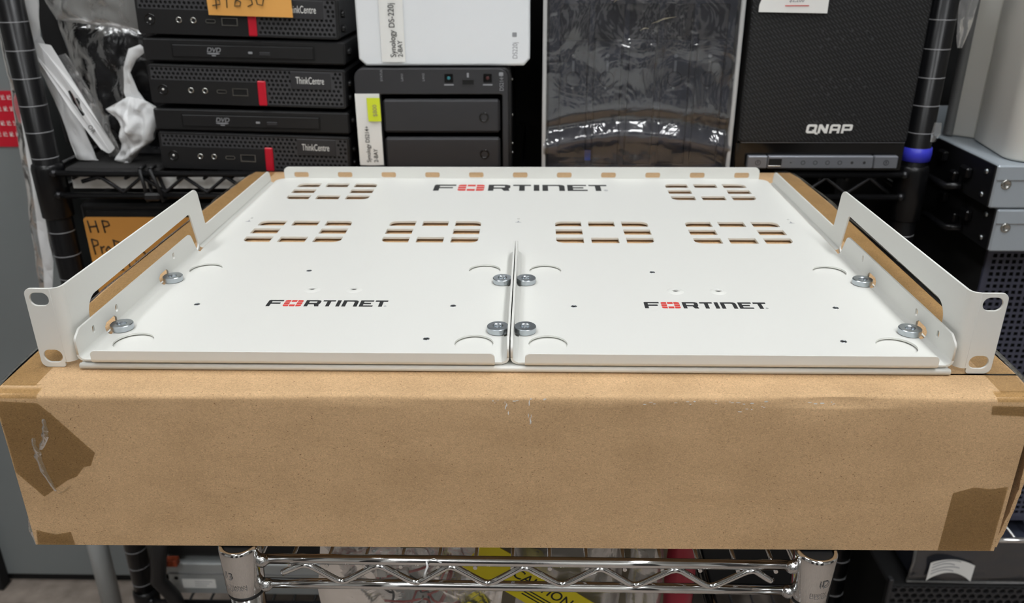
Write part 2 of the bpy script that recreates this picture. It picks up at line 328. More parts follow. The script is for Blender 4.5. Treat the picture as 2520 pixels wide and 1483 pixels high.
# ================================================================ cardboard box
BOX = thing('cardboard_box', 'long brown taped cardboard box carrying the white rack shelf', 'box', (0, 190, -90.4))
def front_y(x): return -27.4+x/250*2.1
def half_w(y): return 250+10*math.sin(math.pi*min(max((y+27)/435, 0), 1))**.5*1.0+ (2 if y > 300 else 0)
def box_sec(x):
    """section of the body at width station x in -1..1: (y, z) list, anticlockwise from the front bottom"""
    X = x*250; fy = front_y(X)
    d = 1.2*nz(X*.012, 1.7)+.5*nz(X*.05, 4.2)
    dent = 2.0*math.exp(-((X-158)/34)**2)+1.0*math.exp(-((X+70)/30)**2)+.8*math.exp(-((X-40)/22)**2)
    s = [(fy, -90.4)]
    for k in range(1, 9): zz = -90.4+84*k/8; s.append((fy+.5*nz(X*.01, zz*.02, 3)*(1 if k < 8 else 2), zz))
    s += [(fy+.2+d*.2, -4.2-dent*.6), (fy+.1+dent*.8, -2.2-dent*.5), (fy+.55+dent*.7, -.9-dent*.3), (fy+1.6+dent*.3, -.25-dent*.12), (fy+3.4, -.02), (fy+4.4, .18), (fy+5.6, 0)]
    s += [(fy+25, 0), (-2, 0), (100, 0), (200, 0), (300, 0), (378, -.2), (399, -.8), (402, -3), (403, -45), (403, -90.4), (200, -90.4)]
    return s
mb = MB(); NX = 90; prof = None
for i in range(NX+1):
    x = -1+2*i/NX; s = box_sec(x)
    for (y, z) in s:
        mb.v.append((x*half_w(y), y, z))
n = len(s)
for i in range(NX):
    for k in range(n):
        a, b = i*n+k, i*n+(k+1) % n; mb.f.append((a, a+n, b+n, b)); mb.sm.append(k < n)
mb.f.append(tuple(range(n))[::-1][::-1]); mb.sm.append(False); mb.f.append(tuple(NX*n+k for k in range(n))[::-1]); mb.sm.append(False)
me = mb.mesh('body'); body = new_obj('body', me, 'card', BOX)
em = body.modifiers.new('split', 'EDGE_SPLIT'); em.split_angle = R(50)
def tape_front(loop, m='tape', lift=.35, name='packing_tape'):
    def fm(u, v, w_): return (u, front_y(u)-lift-.15*abs(nz(u*.2, v*.2)), v)
    return sheet(name, [loop], 0.0, fm, m, BOX)
tape_front([(-249.3, -3.0), (-229.1, -4.2), (-224, -10), (-206.7, -32.6), (-210.4, -40.4), (-214, -41), (-219, -47), (-224, -49), (-238.3, -59.4), (-249.6, -44.5)])
tape_front([(-249, -90.2), (-228.9, -90.2), (-229.6, -81.6), (-238, -83.4), (-247.5, -80.5)])
tape_front([(222.0, -90), (222.6, -54.1), (232.2, -50.5), (241, -51.5), (249.2, -50), (249.2, -90)])
tape_front([(231, -3.6), (231.5, -8.6), (249.3, -9.5), (249.3, -4)])
def tape_top(loop, name='packing_tape', lift=.16):
    def fm(u, v, w_): return (u*half_w(v)/252 if abs(u) > 240 else u, v, lift)
    return sheet(name, [loop], 0.0, fm, 'tape', BOX)
ys = [-20, 0, 60, 120, 180, 240, 300, 360, 403]
tape_top([(-251, y) for y in ys]+[(-236-3*math.sin(y*.03), y) for y in ys[::-1]]+[(-231, -19)])
tape_top([(251, y) for y in ys]+[(238+2*math.sin(y*.02), y) for y in ys[::-1]]+[(243.5, -19)])
mb = MB()
mb.grid(lambda u, v: (lerp(-250, -229, u), front_y(-240)+lerp(-.35, 6, v), -1.9+2.5*v**.5+.25), 6, 6); mb.build('packing_tape', 'tape', BOX)
mb = MB()
mb.grid(lambda u, v: (lerp(233, 250, u), front_y(240)+lerp(-.35, 6, v), -1.9+2.5*v**.5+.25), 6, 6); mb.build('packing_tape', 'tape', BOX)
# wrinkles of the loose tape on the front left
mb = MB()
def wrinkle(pts, wd, n=30):
    mb = MB(); mb.grid(lambda u, v: (lambda q: (q[0]+(u-.5)*wd*(.4+.6*math.sin(math.pi*v))*(1+.5*nz(v*8, u)), front_y(q[0])-.45-.7*math.sin(math.pi*u)*math.sin(math.pi*v)**.6, q[1]))(pl(pts, v)), 6, n); return mb.build('tape_wrinkle', 'tape_loose', BOX)
wrinkle([(-228.0, -13), (-228.6, -18), (-229.6, -24), (-232.5, -29), (-233.5, -31)], 3.4)
wrinkle([(-235.5, -24), (-236.5, -28), (-235.5, -33), (-236, -36), (-235, -44), (-233.4, -50), (-231.5, -56)], 3.6)
wrinkle([(-231, -57.6), (-227, -55.5), (-223, -52.5)], 1.2, 12)
# white scuffs along the front edge
rs0 = random.Random(11)
for cx, cz, n, sx, sz in ((4, -2.2, 9, 14, 1.6), (10.5, -9, 7, 1.6, 6), (-1, -6, 4, 2, 4), (78, -2.6, 7, 16, 1.0), (112, -2.4, 9, 14, 1.0), (118, -5.5, 5, 8, 2.5), (150, -2.6, 6, 9, .9)):
    for k in range(n):
        x, z = cx+rs0.uniform(-sx, sx), cz+rs0.uniform(-sz, sz); w1, h1 = rs0.uniform(.4, 1.6), rs0.uniform(.15, .5)
        if sz > 3: w1, h1 = rs0.uniform(.15, .35), rs0.uniform(.6, 2.2)
        sheet('scuff', [[(x+w1*rs0.uniform(.5, 1)*math.cos(t*1.047), z+h1*rs0.uniform(.5, 1)*math.sin(t*1.047)) for t in range(6)]], 0, lambda u, v, w_: (u, front_y(u)-.45+(.5 if v > -3 else 0)*0, v), 'label', BOX)
# loose tape along the left lower corner and the right top edge
pouch('loose_tape', [(-251.5, -74), (-252.5, -82), (-251, -91)], [(-249.5, -73), (-248.6, -82), (-246.5, -91)], -28.6, .6, 1.2, .3, 'tape_loose', BOX, 6, 14, 2.0, False)
mb = MB(); mb.grid(lambda u, v: (half_w(lerp(-20, 395, v))*1.002-1+lerp(0, 9, u)+2*nz(v*9, 3.1)*u, lerp(-20, 395, v), .3-5*u*u+1.5*nz(v*14, 7)*u-1.2*u), 6, 60); mb.build('loose_tape', 'tape_loose', BOX)
mb = MB(); mb.grid(lambda u, v: (-half_w(lerp(-20, 395, v))*1.002+1-lerp(0, 5, u)-1.5*nz(v*9, 1.1)*u, lerp(-20, 395, v), .3-4*u*u+1.2*nz(v*14, 2)*u), 6, 60); mb.build('loose_tape', 'tape_loose', BOX)
# the bulging side flap on the right with its layered edge
mb = MB()
def flap(u, v, s):
    y = lerp(-24, 120, u); z = lerp(-22, -89, v); return (250.8+1.2*s+lerp(4.8, 8, min(u*4, 1))*math.sin(math.pi*min(v*.9+.12, 1))+.7*nz(z*.35, s), y-1.2*nz(z*.5, 2.2), z)
mb.grid(lambda u, v: flap(u, v, 0), 12, 24); mb.grid(lambda u, v: flap(u, v, 1.6), 12, 24); mb.grid(lambda u, v: tuple(lerp(a, b, u) for a, b in zip(flap(0, v, 0), flap(0, v, 1.6))), 1, 24)
mb.build('side_flap', 'card', BOX)
mb = MB().box(250.2, 252.6, -22, 300, -88, -24, .3); mb.build('inner_flap', 'card_dark', BOX)  # darker cardboard strip between the body and the side flap
# ================================================================ white rack shelf (base)
SH = thing('rack_shelf', 'white sheet metal rack shelf with folded ears lying on the cardboard box', 'rack shelf', (0, 170, 0))
T = 1.2; TB = 1.9; ZF = 3.6
def vent(x0, x1, y0, y1):
    cw, ch = (x1-x0)*.281, (y1-y0)*.245; gx, gy = ((x1-x0)-3*cw)/2, ((y1-y0)-3*ch)/2
    out = []
    for i in range(3):
        for j in range(3):
            if i == 1 and j == 1: continue
            a, b = x0+i*(cw+gx), y0+j*(ch+gy); q = rect(a, a+cw, b, b+ch)   # (x0,y0) (x1,y0) (x1,y1) (x0,y1)
            rr = [.4]*4
            if i == 0 and j == 0: rr[0] = 10.5
            if i == 2 and j == 0: rr[1] = 10.5
            if i == 2 and j == 2: rr[2] = 10.5
            if i == 0 and j == 2: rr[3] = 10.5
            out.append(fillet(q, rr, 8))
    return out
holes = []
for x0, x1, y0, y1 in ((-198, -127, 185, 235), (-97.5, -28, 185, 235), (28.5, 98.5, 185, 235), (127, 197, 185, 235), (-196.5, -126.5, 293, 343), (127.5, 197.5, 293, 343)): holes += vent(x0, x1, y0, y1)
holes += [circ(x, 241, 1.2, 10) for x in (-208, 0.4, 208)]
outl = fillet([(-219.8, -2), (219.8, -2), (219.8, 158), (221.2, 174), (221.2, 342), (221.2, 359.5), (-221.2, 359.5), (-221.2, 342), (-221.2, 174), (-219.8, 158)], [0, 0, 0, 0, 0, 13, 13, 0, 0, 0], 8)
sheet('floor_plate', [outl]+holes, TB, XY(ZF-TB/2), 'white', SH, .15)
# rounded front hem
mb = MB(); hem = [(-2, 3.6), (-3.2, 3.35), (-3.7, 2.6), (-3.7, 1.6), (-3.3, .7), (-2.4, .3), (6, .3), (6, 1.2), (-1.5, 2.4)]
mb.v = [(x, y, z) for x in (-220.2, 220.2) for y, z in hem]; n = len(hem)
for k in range(n): mb.f.append((k, (k+1) % n, n+(k+1) % n, n+k)); mb.sm.append(k < 5)
mb.f += [tuple(range(n))[::-1], tuple(range(n, 2*n))]; mb.sm += [False, False]; mb.build('front_hem', 'white', SH)
for s in (-1, 1):
    # tall side wall with the long window, then the low wall to the rear
    out = fillet([(4, 3.2), (4, 44), (181.5, 44), (188, 15.6), (343, 15), (345.5, 4), (345.5, 5.6), (174, 5.6), (171, 3.2)][:6]+[(345.5, 5.6), (174, 5.6), (168, 2.4)], [0, 0, 7, 2.5, 7, 0, 0, 0, 0], 8)
    out = fillet([(4, 3.2), (4, 44), (181.5, 44), (188, 15.6), (343, 15), (345.8, 5.4), (172.5, 5.4), (171.5, 2.6), (20, 2.6)], [0, 0, 7, 2.5, 7, 0, 0, 0, 0], 8)
    win = fillet([(20.5, 3.4), (20.5, 29), (164, 31), (171.5, 6.2), (168, 3.4)], [2, 10, 3.5, 3, 2], 8)
    wall = sheet('side_wall', [out, win], T, YZ(s*223.8), 'white', SH, .15)
    # bend between low wall and floor
    def bend(u, v, s=s, ro=2.6):
        a = math.pi/2*u; return (s*(221.2+ro*math.sin(a)), lerp(172.5, 345.5, v), 6.2-ro*math.cos(a) if 0 else 5.8-2.2*math.cos(a))
    mb = MB().grid(lambda u, v: bend(u, v), 6, 2); mb.build('fold', 'white', SH)
    # bend between wall and ear, then the ear
    mb = MB()
    for ro in (4.8, 3.6):
        mb.grid(lambda u, v: (s*(228-ro*math.cos(math.pi/2*u)), 4-ro*math.sin(math.pi/2*u), lerp(3.2, 44, v)), 8, 1)
    mb.grid(lambda u, v: (s*(228-lerp(4.8, 3.6, v)*math.cos(math.pi/2*u)), 4-lerp(4.8, 3.6, v)*math.sin(math.pi/2*u), 44), 8, 1)
    mb.build('ear_fold', 'white', SH)
    out = fillet([(228, 3.2), (228.8, 3.2), (228.8, .2), (241.3, .2), (241.3, 44), (228, 44)], [0, 0, 2, 3.5, 3.5, 0], 6)
    lp = [out, stadium(234.3, 38.2, 9.6, 7.0), stadium(234.3, 6.6, 9.6, 7.0)]
    lp = [[(s*a, b) for a, b in q] for q in lp]
    ear = sheet('ear', lp, T, XZ(-.2), 'white', SH, .2)
fl = [rrect(-215, 215, 3.6, 14, 4.0)]
fl[0] = fillet([(-215, 2.6), (215, 2.6), (215, 14.2), (-215, 14.2)], [0, 0, 4.5, 4.5], 6)
sheet('rear_flange', fl+[rrect(k*39.85-6.6, k*39.85+6.6, 4.6, 9.4, 1.6) for k in range(-5, 6)], T, XZ(360), 'white', SH, .15)
for x in (-208, .4, 208): polys('arrow_mark', [[(x-2.6, 231.5), (x+2.6, 231.5), (x+.5, 233), (x+.3, 235.5), (x-.3, 235.5), (x-.5, 233)]], XY(ZF+.06), 'grey_ink', SH)

def logo(x0, y0, wd, ht, z, parent):
    """printed word mark: black letters, red nine-cell ring for the O"""
    def P(loops, m, name): return polys(name, [[(x0+a/100*wd, y0+b/13*ht) for a, b in q] for q in loops], XY(z), m, parent)
    P([[(0, 0), (3.2, 0), (3.2, 5), (11, 5), (11, 7.6), (3.2, 7.6), (3.2, 10.2), (12.5, 10.2), (12.5, 13), (1, 13), (0, 12)]], 'black_ink', 'printed_letter')
    cells = []
    for i in range(3):
        for j in range(3):
            if i == j == 1: continue
            a, b = 14+i*5.3, j*4.6; q = rect(a, a+4.6, b, b+3.7); rr = [0]*4
            if i == 0 and j == 0: rr[0] = 2.6
            if i == 2 and j == 0: rr[1] = 2.6
            if i == 2 and j == 2: rr[2] = 2.6
            if i == 0 and j == 2: rr[3] = 2.6
            cells.append(fillet(q, rr, 5))
    P(cells, 'red_ink', 'printed_emblem')
    P([fillet([(31.5, 0), (34.6, 0), (34.6, 4.4), (39.2, 4.4), (40.6, 0), (44, 0), (43.2, 4.6), (44.2, 6), (44.2, 11.5), (42, 13), (31.5, 13)], [0, 0, 0, 0, 0, 0, 1, 1, 1.5, 1.5, 0], 3), rect(34.6, 41, 7, 10.3)], 'black_ink', 'printed_letter')
    P([[(49.4, 0), (52.6, 0), (52.6, 10.2), (56.2, 10.2), (56.2, 13), (45.8, 13), (45.8, 10.2), (49.4, 10.2)]], 'black_ink', 'printed_letter')
    P([rect(57.8, 61, 0, 13)], 'black_ink', 'printed_letter')
    P([fillet([(62.8, 0), (66, 0), (66, 10.2), (72.4, 10.2), (72.4, 0), (75.6, 0), (75.6, 13), (62.8, 13)], [0, 0, 0, 1.2, 0, 0, 3.2, 0], 5)], 'black_ink', 'printed_letter')
    P([[(77.2, 0), (88.6, 0), (88.6, 2.6), (80.4, 2.6), (80.4, 5.2), (86.4, 5.2), (86.4, 7.8), (80.4, 7.8), (80.4, 10.4), (88.2, 10.4), (88.2, 13), (77.2, 13)]], 'black_ink', 'printed_letter')
    P([[(93.2, 0), (96.4, 0), (96.4, 10.2), (100, 10.2), (100, 13), (89.6, 13), (89.6, 10.2), (93.2, 10.2)]], 'black_ink', 'printed_letter')
    P([circ(99, 1.2, 1.1, 14, 1.5), circ(99, 1.2, .8, 14, 1.1), rect(98.7, 99.3, .5, 1.9)], 'grey_ink', 'printed_mark')
logo(-75, 319.5, 151, 19.5, ZF+.06, SH)

# ================================================================ two device trays on the shelf
def device_tray(s, label):
    """s = -1 left, +1 right; outer wall towards the ear, inner wall at the middle seam"""
    xc = s*110.8; t = thing('device_tray', label, 'tray', (xc, 78, ZF), 'device trays on the rack shelf')
    Z = 5.5; xo, xi = s*220.9, s*.9
    lo, hi = min(xo, xi)+3.0, max(xo, xi)-3.0
    hol = []
    for fx, fy in ((xc-91.2, 19.5), (xc+91.2, 19.5), (xc-91.2, 126.5), (xc+91.2, 126.5)): hol.append(circ(fx, fy, 10.3, 40))
    small = [(xc-75.3, 68.5), (xc+75.8, 68.3), (xc+65.3, 24.2), (xc-22.6, 123.5)]
    hol += [circ(a, b, 1.25, 12) for a, b in small]
    dim = [(xc-12.8, 92), (xc+13, 92)]
    hol += [circ(a, b, 5.2, 24) for a, b in dim]
    sheet('floor_plate', [[(lo, -2.2), (hi, -2.2), (hi, 159.5), (lo, 159.5)]]+hol, T, XY(Z-T/2), 'white', t, .08)
    for a, b in dim:    # countersunk raised collar
        MB().lathe([(5.25, 0), (3.6, .75), (2.2, .8), (1.75, .3), (1.7, -1.0)], (a, b, Z-.02), 'z', 24, False).build('raised_collar', 'white', t)
        MB().lathe([(1.75, -.25), (.01, -.26)], (a, b, Z), 'z', 16, False).build('screw_hole', 'deep', t)  # black disc paints in the darkness of the open hole
    for a, b in small:
        MB().lathe([(1.8, .0), (1.55, .2), (1.2, .2), (1.15, -.5)], (a, b, Z), 'z', 16, False).build('threaded_insert', 'zinc_dark', t); MB().lathe([(1.18, -.1), (.01, -.12)], (a, b, Z), 'z', 12, False).build('screw_hole', 'deep', t)
    for wall, x, top in (('outer_wall', xo, 20.2), ('inner_wall', xi, 17.0)):
        sg = 1 if x > xc else -1
        out = fillet([(-1.6, 6.6), (-1.6, top-3.6), (4.2, top), (153, top), (159.5, 6.6)], [0, 3, 3, 5, 0], 6)
        hl = []
        if wall == 'outer_wall':
            hl = [stadium(16.5, 13.7, 2.6, 4.2, 6), stadium(43, 14.3, 2.6, 4.2, 6), stadium(123.2, 15.5, 2.6, 4.2, 6)]
        # openings behind the magnets
        base = [(159.5, 6.6)]
        ol = [(-1.6, 7.7), (-1.6, top-3.6), (4.2, top), (153, top), (159.5, 7.7)]
        for yc in (105.2, 34.3): ol += [(yc+6.6, 7.7), (yc+6.6, 9.8), (yc+4.6, 11.4), (yc-4.6, 11.4), (yc-6.6, 9.8), (yc-6.6, 7.7)]
        out = fillet(ol, [0, 3, 3, 5]+[0]*(len(ol)-4), 6)
        sheet(wall, [out]+hl, T, YZ(x), 'white', t, .15)
        mb = MB()
        for y0, y1 in ((-1.6, 27.7), (40.9, 98.6), (111.8, 159.5)):
            for ro in (3.6, 2.4):
                mb.grid(lambda u, v, ro=ro, y0=y0, y1=y1: (x-sg*3.0+sg*ro*math.sin(math.pi/2*u), lerp(y0, y1, v), 7.9-ro*math.cos(math.pi/2*u)-.0), 7, 1)
            mb.grid(lambda u, v, y0=y0: (x-sg*3.0+sg*lerp(2.4, 3.6, v)*math.sin(math.pi/2*u), y0, 7.9-lerp(2.4, 3.6, v)*math.cos(math.pi/2*u)), 7, 1)
        mb.build('wall_fold', 'white', t)
    a, b = sorted((s*212.8, s*7.6))
    sheet('front_lip', [fillet([(a, 6.5), (b, 6.5), (b, 11.6), (a, 11.6)], [0, 0, 3.6, 3.6], 6)], T, XZ(-4.0), 'white', t, .15)
    mb = MB()
    for ro in (2.4, 1.2): mb.grid(lambda u, v, ro=ro: (lerp(a, b, v), -2.2-ro*math.sin(math.pi/2*u), 6.7-ro*math.cos(math.pi/2*u)), 6, 1)
    mb.build('lip_fold', 'white', t)
    for mx_, my in ((s*214.6, 34.4), (s*214.9, 105.3), (s*7.4, 34.0), (s*7.4, 104.7)):
        mg = MB().lathe([(5.7, .1), (6.0, .4), (6.0, 3.2), (5.7, 3.5), (3.0, 3.5), (2.5, 3.2), (1.9, 1.6), (1.5, 1.5), (.01, 1.5)], (mx_, my, Z), 'z', 32, False).build('magnet', 'zinc', t)
        mg.modifiers.new('split', 'EDGE_SPLIT').split_angle = R(28); sub(mg); mg2 = MB().lathe([(2.0, 1.55), (1.9, 1.9), (1.3, 2.0), (.9, 1.4), (.01, 1.35)], (mx_, my, Z), 'z', 6, False).build('screw', 'zinc_dark', t); mg2.parent = mg; mg2.matrix_parent_inverse = Matrix()
    logo(xc-34.2, 66.3, 71, 9.2, Z+.06, t)
    return t
device_tray(-1, 'left white metal device tray with four steel magnets on the rack shelf')
device_tray(1, 'right white metal device tray with four steel magnets on the rack shelf')
# ================================================================ chrome cart under the box
CT = thing('wire_cart', 'small chrome wire shelf cart standing under the cardboard box', 'cart', (8, 140, -750))
CY = lambda x: -25.0
CZ = lambda x: -101.6
RS = 16.6
PL, PR, DEP = -143.5, 160.0, 330
def cyl_text(s, size, cx, cy, z, r, a0, sx=1.0):
    """raised lettering wrapped on a sleeve; a0 = start angle in degrees from the front, + to the right"""
    return lambda u, v, w_: (cx+r*math.sin(R(a0)+u*sx/r), cy-r*math.cos(R(a0)+u*sx/r), z+v)
for px_, lab in ((PL, 0), (PR, 1)):
    for dy in (0, DEP):
        cy = CY(px_)+dy
        po = MB().lathe([(8.9, -650), (8.9, -95)], (px_, cy, 0), 'z', 32).build('post', 'chrome', CT)
        MB().lathe([(10, -748), (12, -744), (12, -738), (5, -734), (5, -650)], (px_, cy, 0), 'z', 16).build('foot', 'black_pl', CT)
        sl = MB().lathe([(9.6, -120.8), (10.2, -120), (10.9, -94), (10.9, -91.6), (10.2, -90.6), (8.8, -90.6), (8.4, -96)], (px_, cy, 0), 'z', 40, False).build('sleeve', 'chrome', CT)
        MB().lathe([(9.5, -123), (9.9, -122.6), (9.9, -121), (9.4, -120.7)], (px_, cy, 0), 'z', 32).build('sleeve_ring', 'black_pl', CT)
        MB().lathe([(8.6, -96), (8.6, -92.6), (7.6, -92)], (px_, cy, 0), 'z', 24).build('post_cap', 'deep', CT)
        if dy == 0:
            if lab == 0:
                for s_, z_, a_, sz_ in (('13', -107.6, -44, 6.5), ('N.JAPAN', -114.6, -36, 3.0)): text('embossed_lettering', s_, sz_, cyl_text(s_, sz_, px_, cy, z_, 10.85, a_), 'zinc_dark', CT, 1.0)
            else:
                for s_, z_, a_, sz_ in (('iD', -107.4, 2, 6.5), ('DESIGN', -114.6, -20, 3.0)): text('embossed_lettering', s_, sz_, cyl_text(s_, sz_, px_, cy, z_, 10.85, a_), 'zinc_dark', CT, 1.0)
        for zz in (CZ(px_), CZ(px_)-RS):
            sg = 1 if px_ == PL else -1
            mb = MB(); mb.grid(lambda u, v: ((lambda th, ph, rr: (px_+sg*11.5+rr*1.1*math.cos(th)*math.sin(ph), cy-1.5*(1 if dy == 0 else -1)+rr*math.sin(th)*math.sin(ph), zz+rr*math.cos(ph)))(2*math.pi*u, math.pi*v, 3.6+.5*nz(u*6, v*6, px_))), 14, 10); mb.build('weld', 'chrome_weld', CT)
def shelf(z_off, full=True):
    for dy in (0, DEP):
        for dz, rr in ((0, 2.75), (-RS, 2.75)):
            mb = MB().tube([(x, CY(x)+dy, CZ(x)+dz+z_off) for x in (PL+10, -60, 60, PR-10)], rr, 14); mb.build('rail', 'chrome', CT)
        pts = []; zig = [(-122.5, .5), (-109, 1), (-90.5, 0), (-70.5, 1), (-50.3, 0), (-31.5, 1), (-11.8, 0), (7.5, 1), (28, 0), (48, 1), (66.8, 0), (88, 1), (107, 0), (128, 1), (139.5, .35)]
        for i in range(len(zig)-1):
            for k in range(8):
                t = k/8; x = lerp(zig[i][0], zig[i+1][0], t); e = lerp(zig[i][1], zig[i+1][1], t); e = .5+(e-.5)*(1-.18*abs(2*t-1)**6) ; pts.append((x, CY(x)+dy-(.9 if dy == 0 else -.9), CZ(x)+z_off-RS/2-.3+(RS-3.4)*(e-.5)))
        pts.append((139.5, CY(139)+dy, CZ(139)+z_off-RS/2-1.5))
        MB().tube(pts, 1.75, 10).build('truss_wire', 'chrome', CT)
    for sx, x in ((1, PL), (-1, PR)):
        for dz in (0, -RS): MB().tube([(x, CY(x)+10, CZ(x)+dz+z_off), (x, CY(x)+DEP-10, CZ(x)+dz+z_off)], 2.95, 12).build('rail', 'chrome', CT)
    wm = None
    for k in range(14):
        x = -118+k*19.9
        MB().tube([(x, CY(x)-.9, CZ(x)+z_off-4.0), (x, CY(x)+DEP+3, CZ(x)+z_off-4.1)], 1.15, 8).build('shelf_wire', 'chrome', CT)
shelf(0)
shelf(-190)
mb = MB(); mb.tube([(-44, -28.2, -99.5), (-43.4, -29, -102), (-44.8, -29, -106), (-45.2, -28.5, -109)], [.5, .7, .6, 1.3], 6); mb.tube([(-44, -28.2, -99.5), (-40, -27.2, -98.4), (-36, -28.2, -100.5)], [.4, .3, .5], 5)
tag(mb.build('plastic_tie', 'film_white'), 'torn clear plastic tie hanging from the chrome rail', 'tie')
for i, (a, b, nm) in enumerate(((-95, -77, 'white foam pad wedged under the box left of the chrome rail middle'), (-62, -45, 'thin grey foam pad wedged under the box at the chrome rail'))):
    tag(MB().box(a, b, -14, 10, -104.4, -91.0, 2).build('foam_pad', ['label', 'olive'][i]), nm, 'pad')

# ---- things on the cart's lower shelf
Zs = -432
before = set(bpy.data.objects)
BX = lambda x, y, z: ((x-10.7)*.773+10.7, (y-200)*.773+72, 200+(z-200)*.773)
def wire(pts, r, m, parent, name='wire'):
    P = []
    for k in range(41): P.append(catmull(pts, k/40))
    return MB().tube(P, r, 7).build(name, m, parent)
def catmull(p, t):
    n = len(p)-1; i = min(int(t*n), n-1); f = t*n-i
    g = lambda k: Vector(p[min(max(k, 0), n)])
    a, b, c, d = g(i-1), g(i), g(i+1), g(i+2)
    return tuple(.5*((2*b)+(c-a)*f+(2*a-5*b+4*c-d)*f*f+(3*b-a-3*c+d)*f**3))
cb = thing('cable_bundle', 'bundle of red and black leads with white plugs in a clear bag', 'cable', BX(-95, 205, Zs))
rr_ = random.Random(4)
for k, (x0, z0, x1, z1, c) in enumerate(((-160, -318, -60, -300, 'red_wire'), (-150, -330, -80, -345, 'red_wire'), (-118, -304, -112, -340, 'black_wire'), (-98, -306, -80, -338, 'black_wire'), (-80, -330, -60, -304, 'red_wire'), (-84, -332, -100, -350, 'black_wire'), (-78, -330, -52, -348, 'red_wire'), (-40, -310, -28, -340, 'black_wire'), (-60, -306, -92, -336, 'red_wire'))):
    wire([(x0, 192, z0), (lerp(x0, x1, .35)+rr_.uniform(-8, 8), 197, lerp(z0, z1, .35)-6), (lerp(x0, x1, .7), 190, lerp(z0, z1, .7)+4), (x1, 200, z1), (x1-10, 208, z1-50), (-95+rr_.uniform(-30, 30), 210, -425)], 1.1, c, cb)
for (x, z, a) in ((-118, -302, 0), (-99, -303, .2), (-137, -316, -.4), (-44, -310, .6), (-150, -322, .3)):
    mb = MB().box(-4.2, 4.2, -3, 3, -4.5, 4.5, .8); mb.v = [(x+p*math.cos(a)-r_*math.sin(a), 189+q, z+p*math.sin(a)+r_*math.cos(a)) for p, q, r_ in mb.v]; mb.build('plug', 'label', cb)
tag(pouch('plastic_bag', [(-172, -276), (-180, -330), (-176, Zs+3)], [(-22, -272), (-14, -330), (-24, Zs+3)], 198, 22, 5, .03, 'film_clear', None, 24, 30, 1.3), 'clear bag holding red and black leads below the chrome rail', 'bag')
yt = thing('caution_sleeve', 'yellow caution sleeve slanting in a clear bag under the cart shelf', 'packaging', BX(30, 222, Zs))
ca, sa = math.cos(R(-38)), math.sin(R(-38))
def ym(u, v, w_): return (-22+u*ca-v*sa, 186-w_+(u*.05), -284+u*sa+v*ca)
sheet('sleeve_sheet', [rect(-16, 150, -22, 14)], .8, ym, 'yellow_tape', yt)
text('printed_word', 'CAUTION', 14, lambda u, v, w_: ym(u+24, v-4, .6), 'pen', yt, 1.0, .15)
for v0, u1 in ((-9.5, 74), (-12.5, 82), (-15.5, 70)): sheet('printed_line', [rect(44, u1, v0, v0+1.3)], 0, lambda u, v, w_: ym(u, v, .6), 'pen', yt)
rl = thing('tape_roll', 'yellow and black striped tape roll at the bottom edge under the cart', 'tape', BX(-16, 190, -432))
MB().lathe([(30, -20), (34, -18), (34, 18), (30, 20), (20, 20), (20, -20)], (-38, 178, -374), 'y', 36, False).build('roll', 'yellow_tape', rl)
for k in range(9):
    a = R(40+k*13); mb = MB().box(-1.6, 1.6, -18.5, 18.5, 33.2, 34.6, .2); q_ = Matrix.Rotation(math.pi/2-a, 3, 'Y'); mb.v = [tuple(q_ @ Vector(p)+Vector((-38, 178, -374))) for p in mb.v]; mb.build('stripe', 'pen', rl)
tag(pouch('plastic_bag', [(-10, -262), (0, -330), (-6, Zs+3)], [(92, -262), (96, -330), (90, Zs+3)], 225, 20, 6, .028, 'film_grey', None, 22, 30, 5.1), 'smoky clear bag with yellow caution sleeve inside', 'bag')
tag(pouch('plastic_bag', [(98, -262), (100, -330), (98, Zs+3)], [(128, -258), (132, -330), (128, Zs+3)], 215, 14, 6, .035, 'film_grey', None, 16, 30, 8.4), 'narrow crumpled clear bag left of the red pouch', 'bag')
tag(pouch('red_pouch', [(136, -262), (134, -330), (136, Zs+3)], [(160, -262), (162, -330), (160, Zs+3)], 222, 14, 3, .03, 'pink', None, 16, 26, 3.3), 'red padded pouch under the right of the cart shelf', 'pouch')
tag(MB().box(-166, -26, 262, 292, Zs+2, -262, 2).build('white_carton', 'server'), 'pale grey carton behind the bag of leads', 'carton')
tag(MB().box(-20, 168, 266, 296, Zs+2, -268, 2).build('grey_carton', 'olive'), 'dull tan carton behind the smoky bags', 'carton')

for o in set(bpy.data.objects)-before:
    if o.type == 'MESH':
        for v_ in o.data.vertices: v_.co = [q*K for q in BX(*[q/K for q in v_.co])]

# ================================================================ black wire rack
RK = thing('wire_rack', 'black enamelled wire rack with ringed posts holding the devices', 'rack', (-45, 620, -750))
RX = (-470.5, 379.5); RY = (423, 840)
for x in RX:
    for y in RY:
        p = MB().lathe([(12.5, -748), (12.5, 420)], (x, y, 0), 'z', 32).build('post', 'black_metal', RK); sub(p)
        if y > 500: ring = None
        else:
            ring = MB().lathe([(12.45, -.5), (12.7, -.3), (12.7, .3), (12.45, .5)], (x, y, 0), 'z', 28, False).mesh('groove_ring')
            for k in range(-23, 9):
                g = new_obj('groove_ring', ring, 'groove', p); g.matrix_parent_inverse = Matrix.Translation((0, 0, (k*25.4+8)*K))
        for zz in (0, -540): MB().lathe([(12.6, zz+2), (14.2, zz+1), (15.2, zz-3), (15.0, zz-52), (12.6, zz-54)], (x, y, 0), 'z', 32).build('sleeve', 'black_metal', RK)
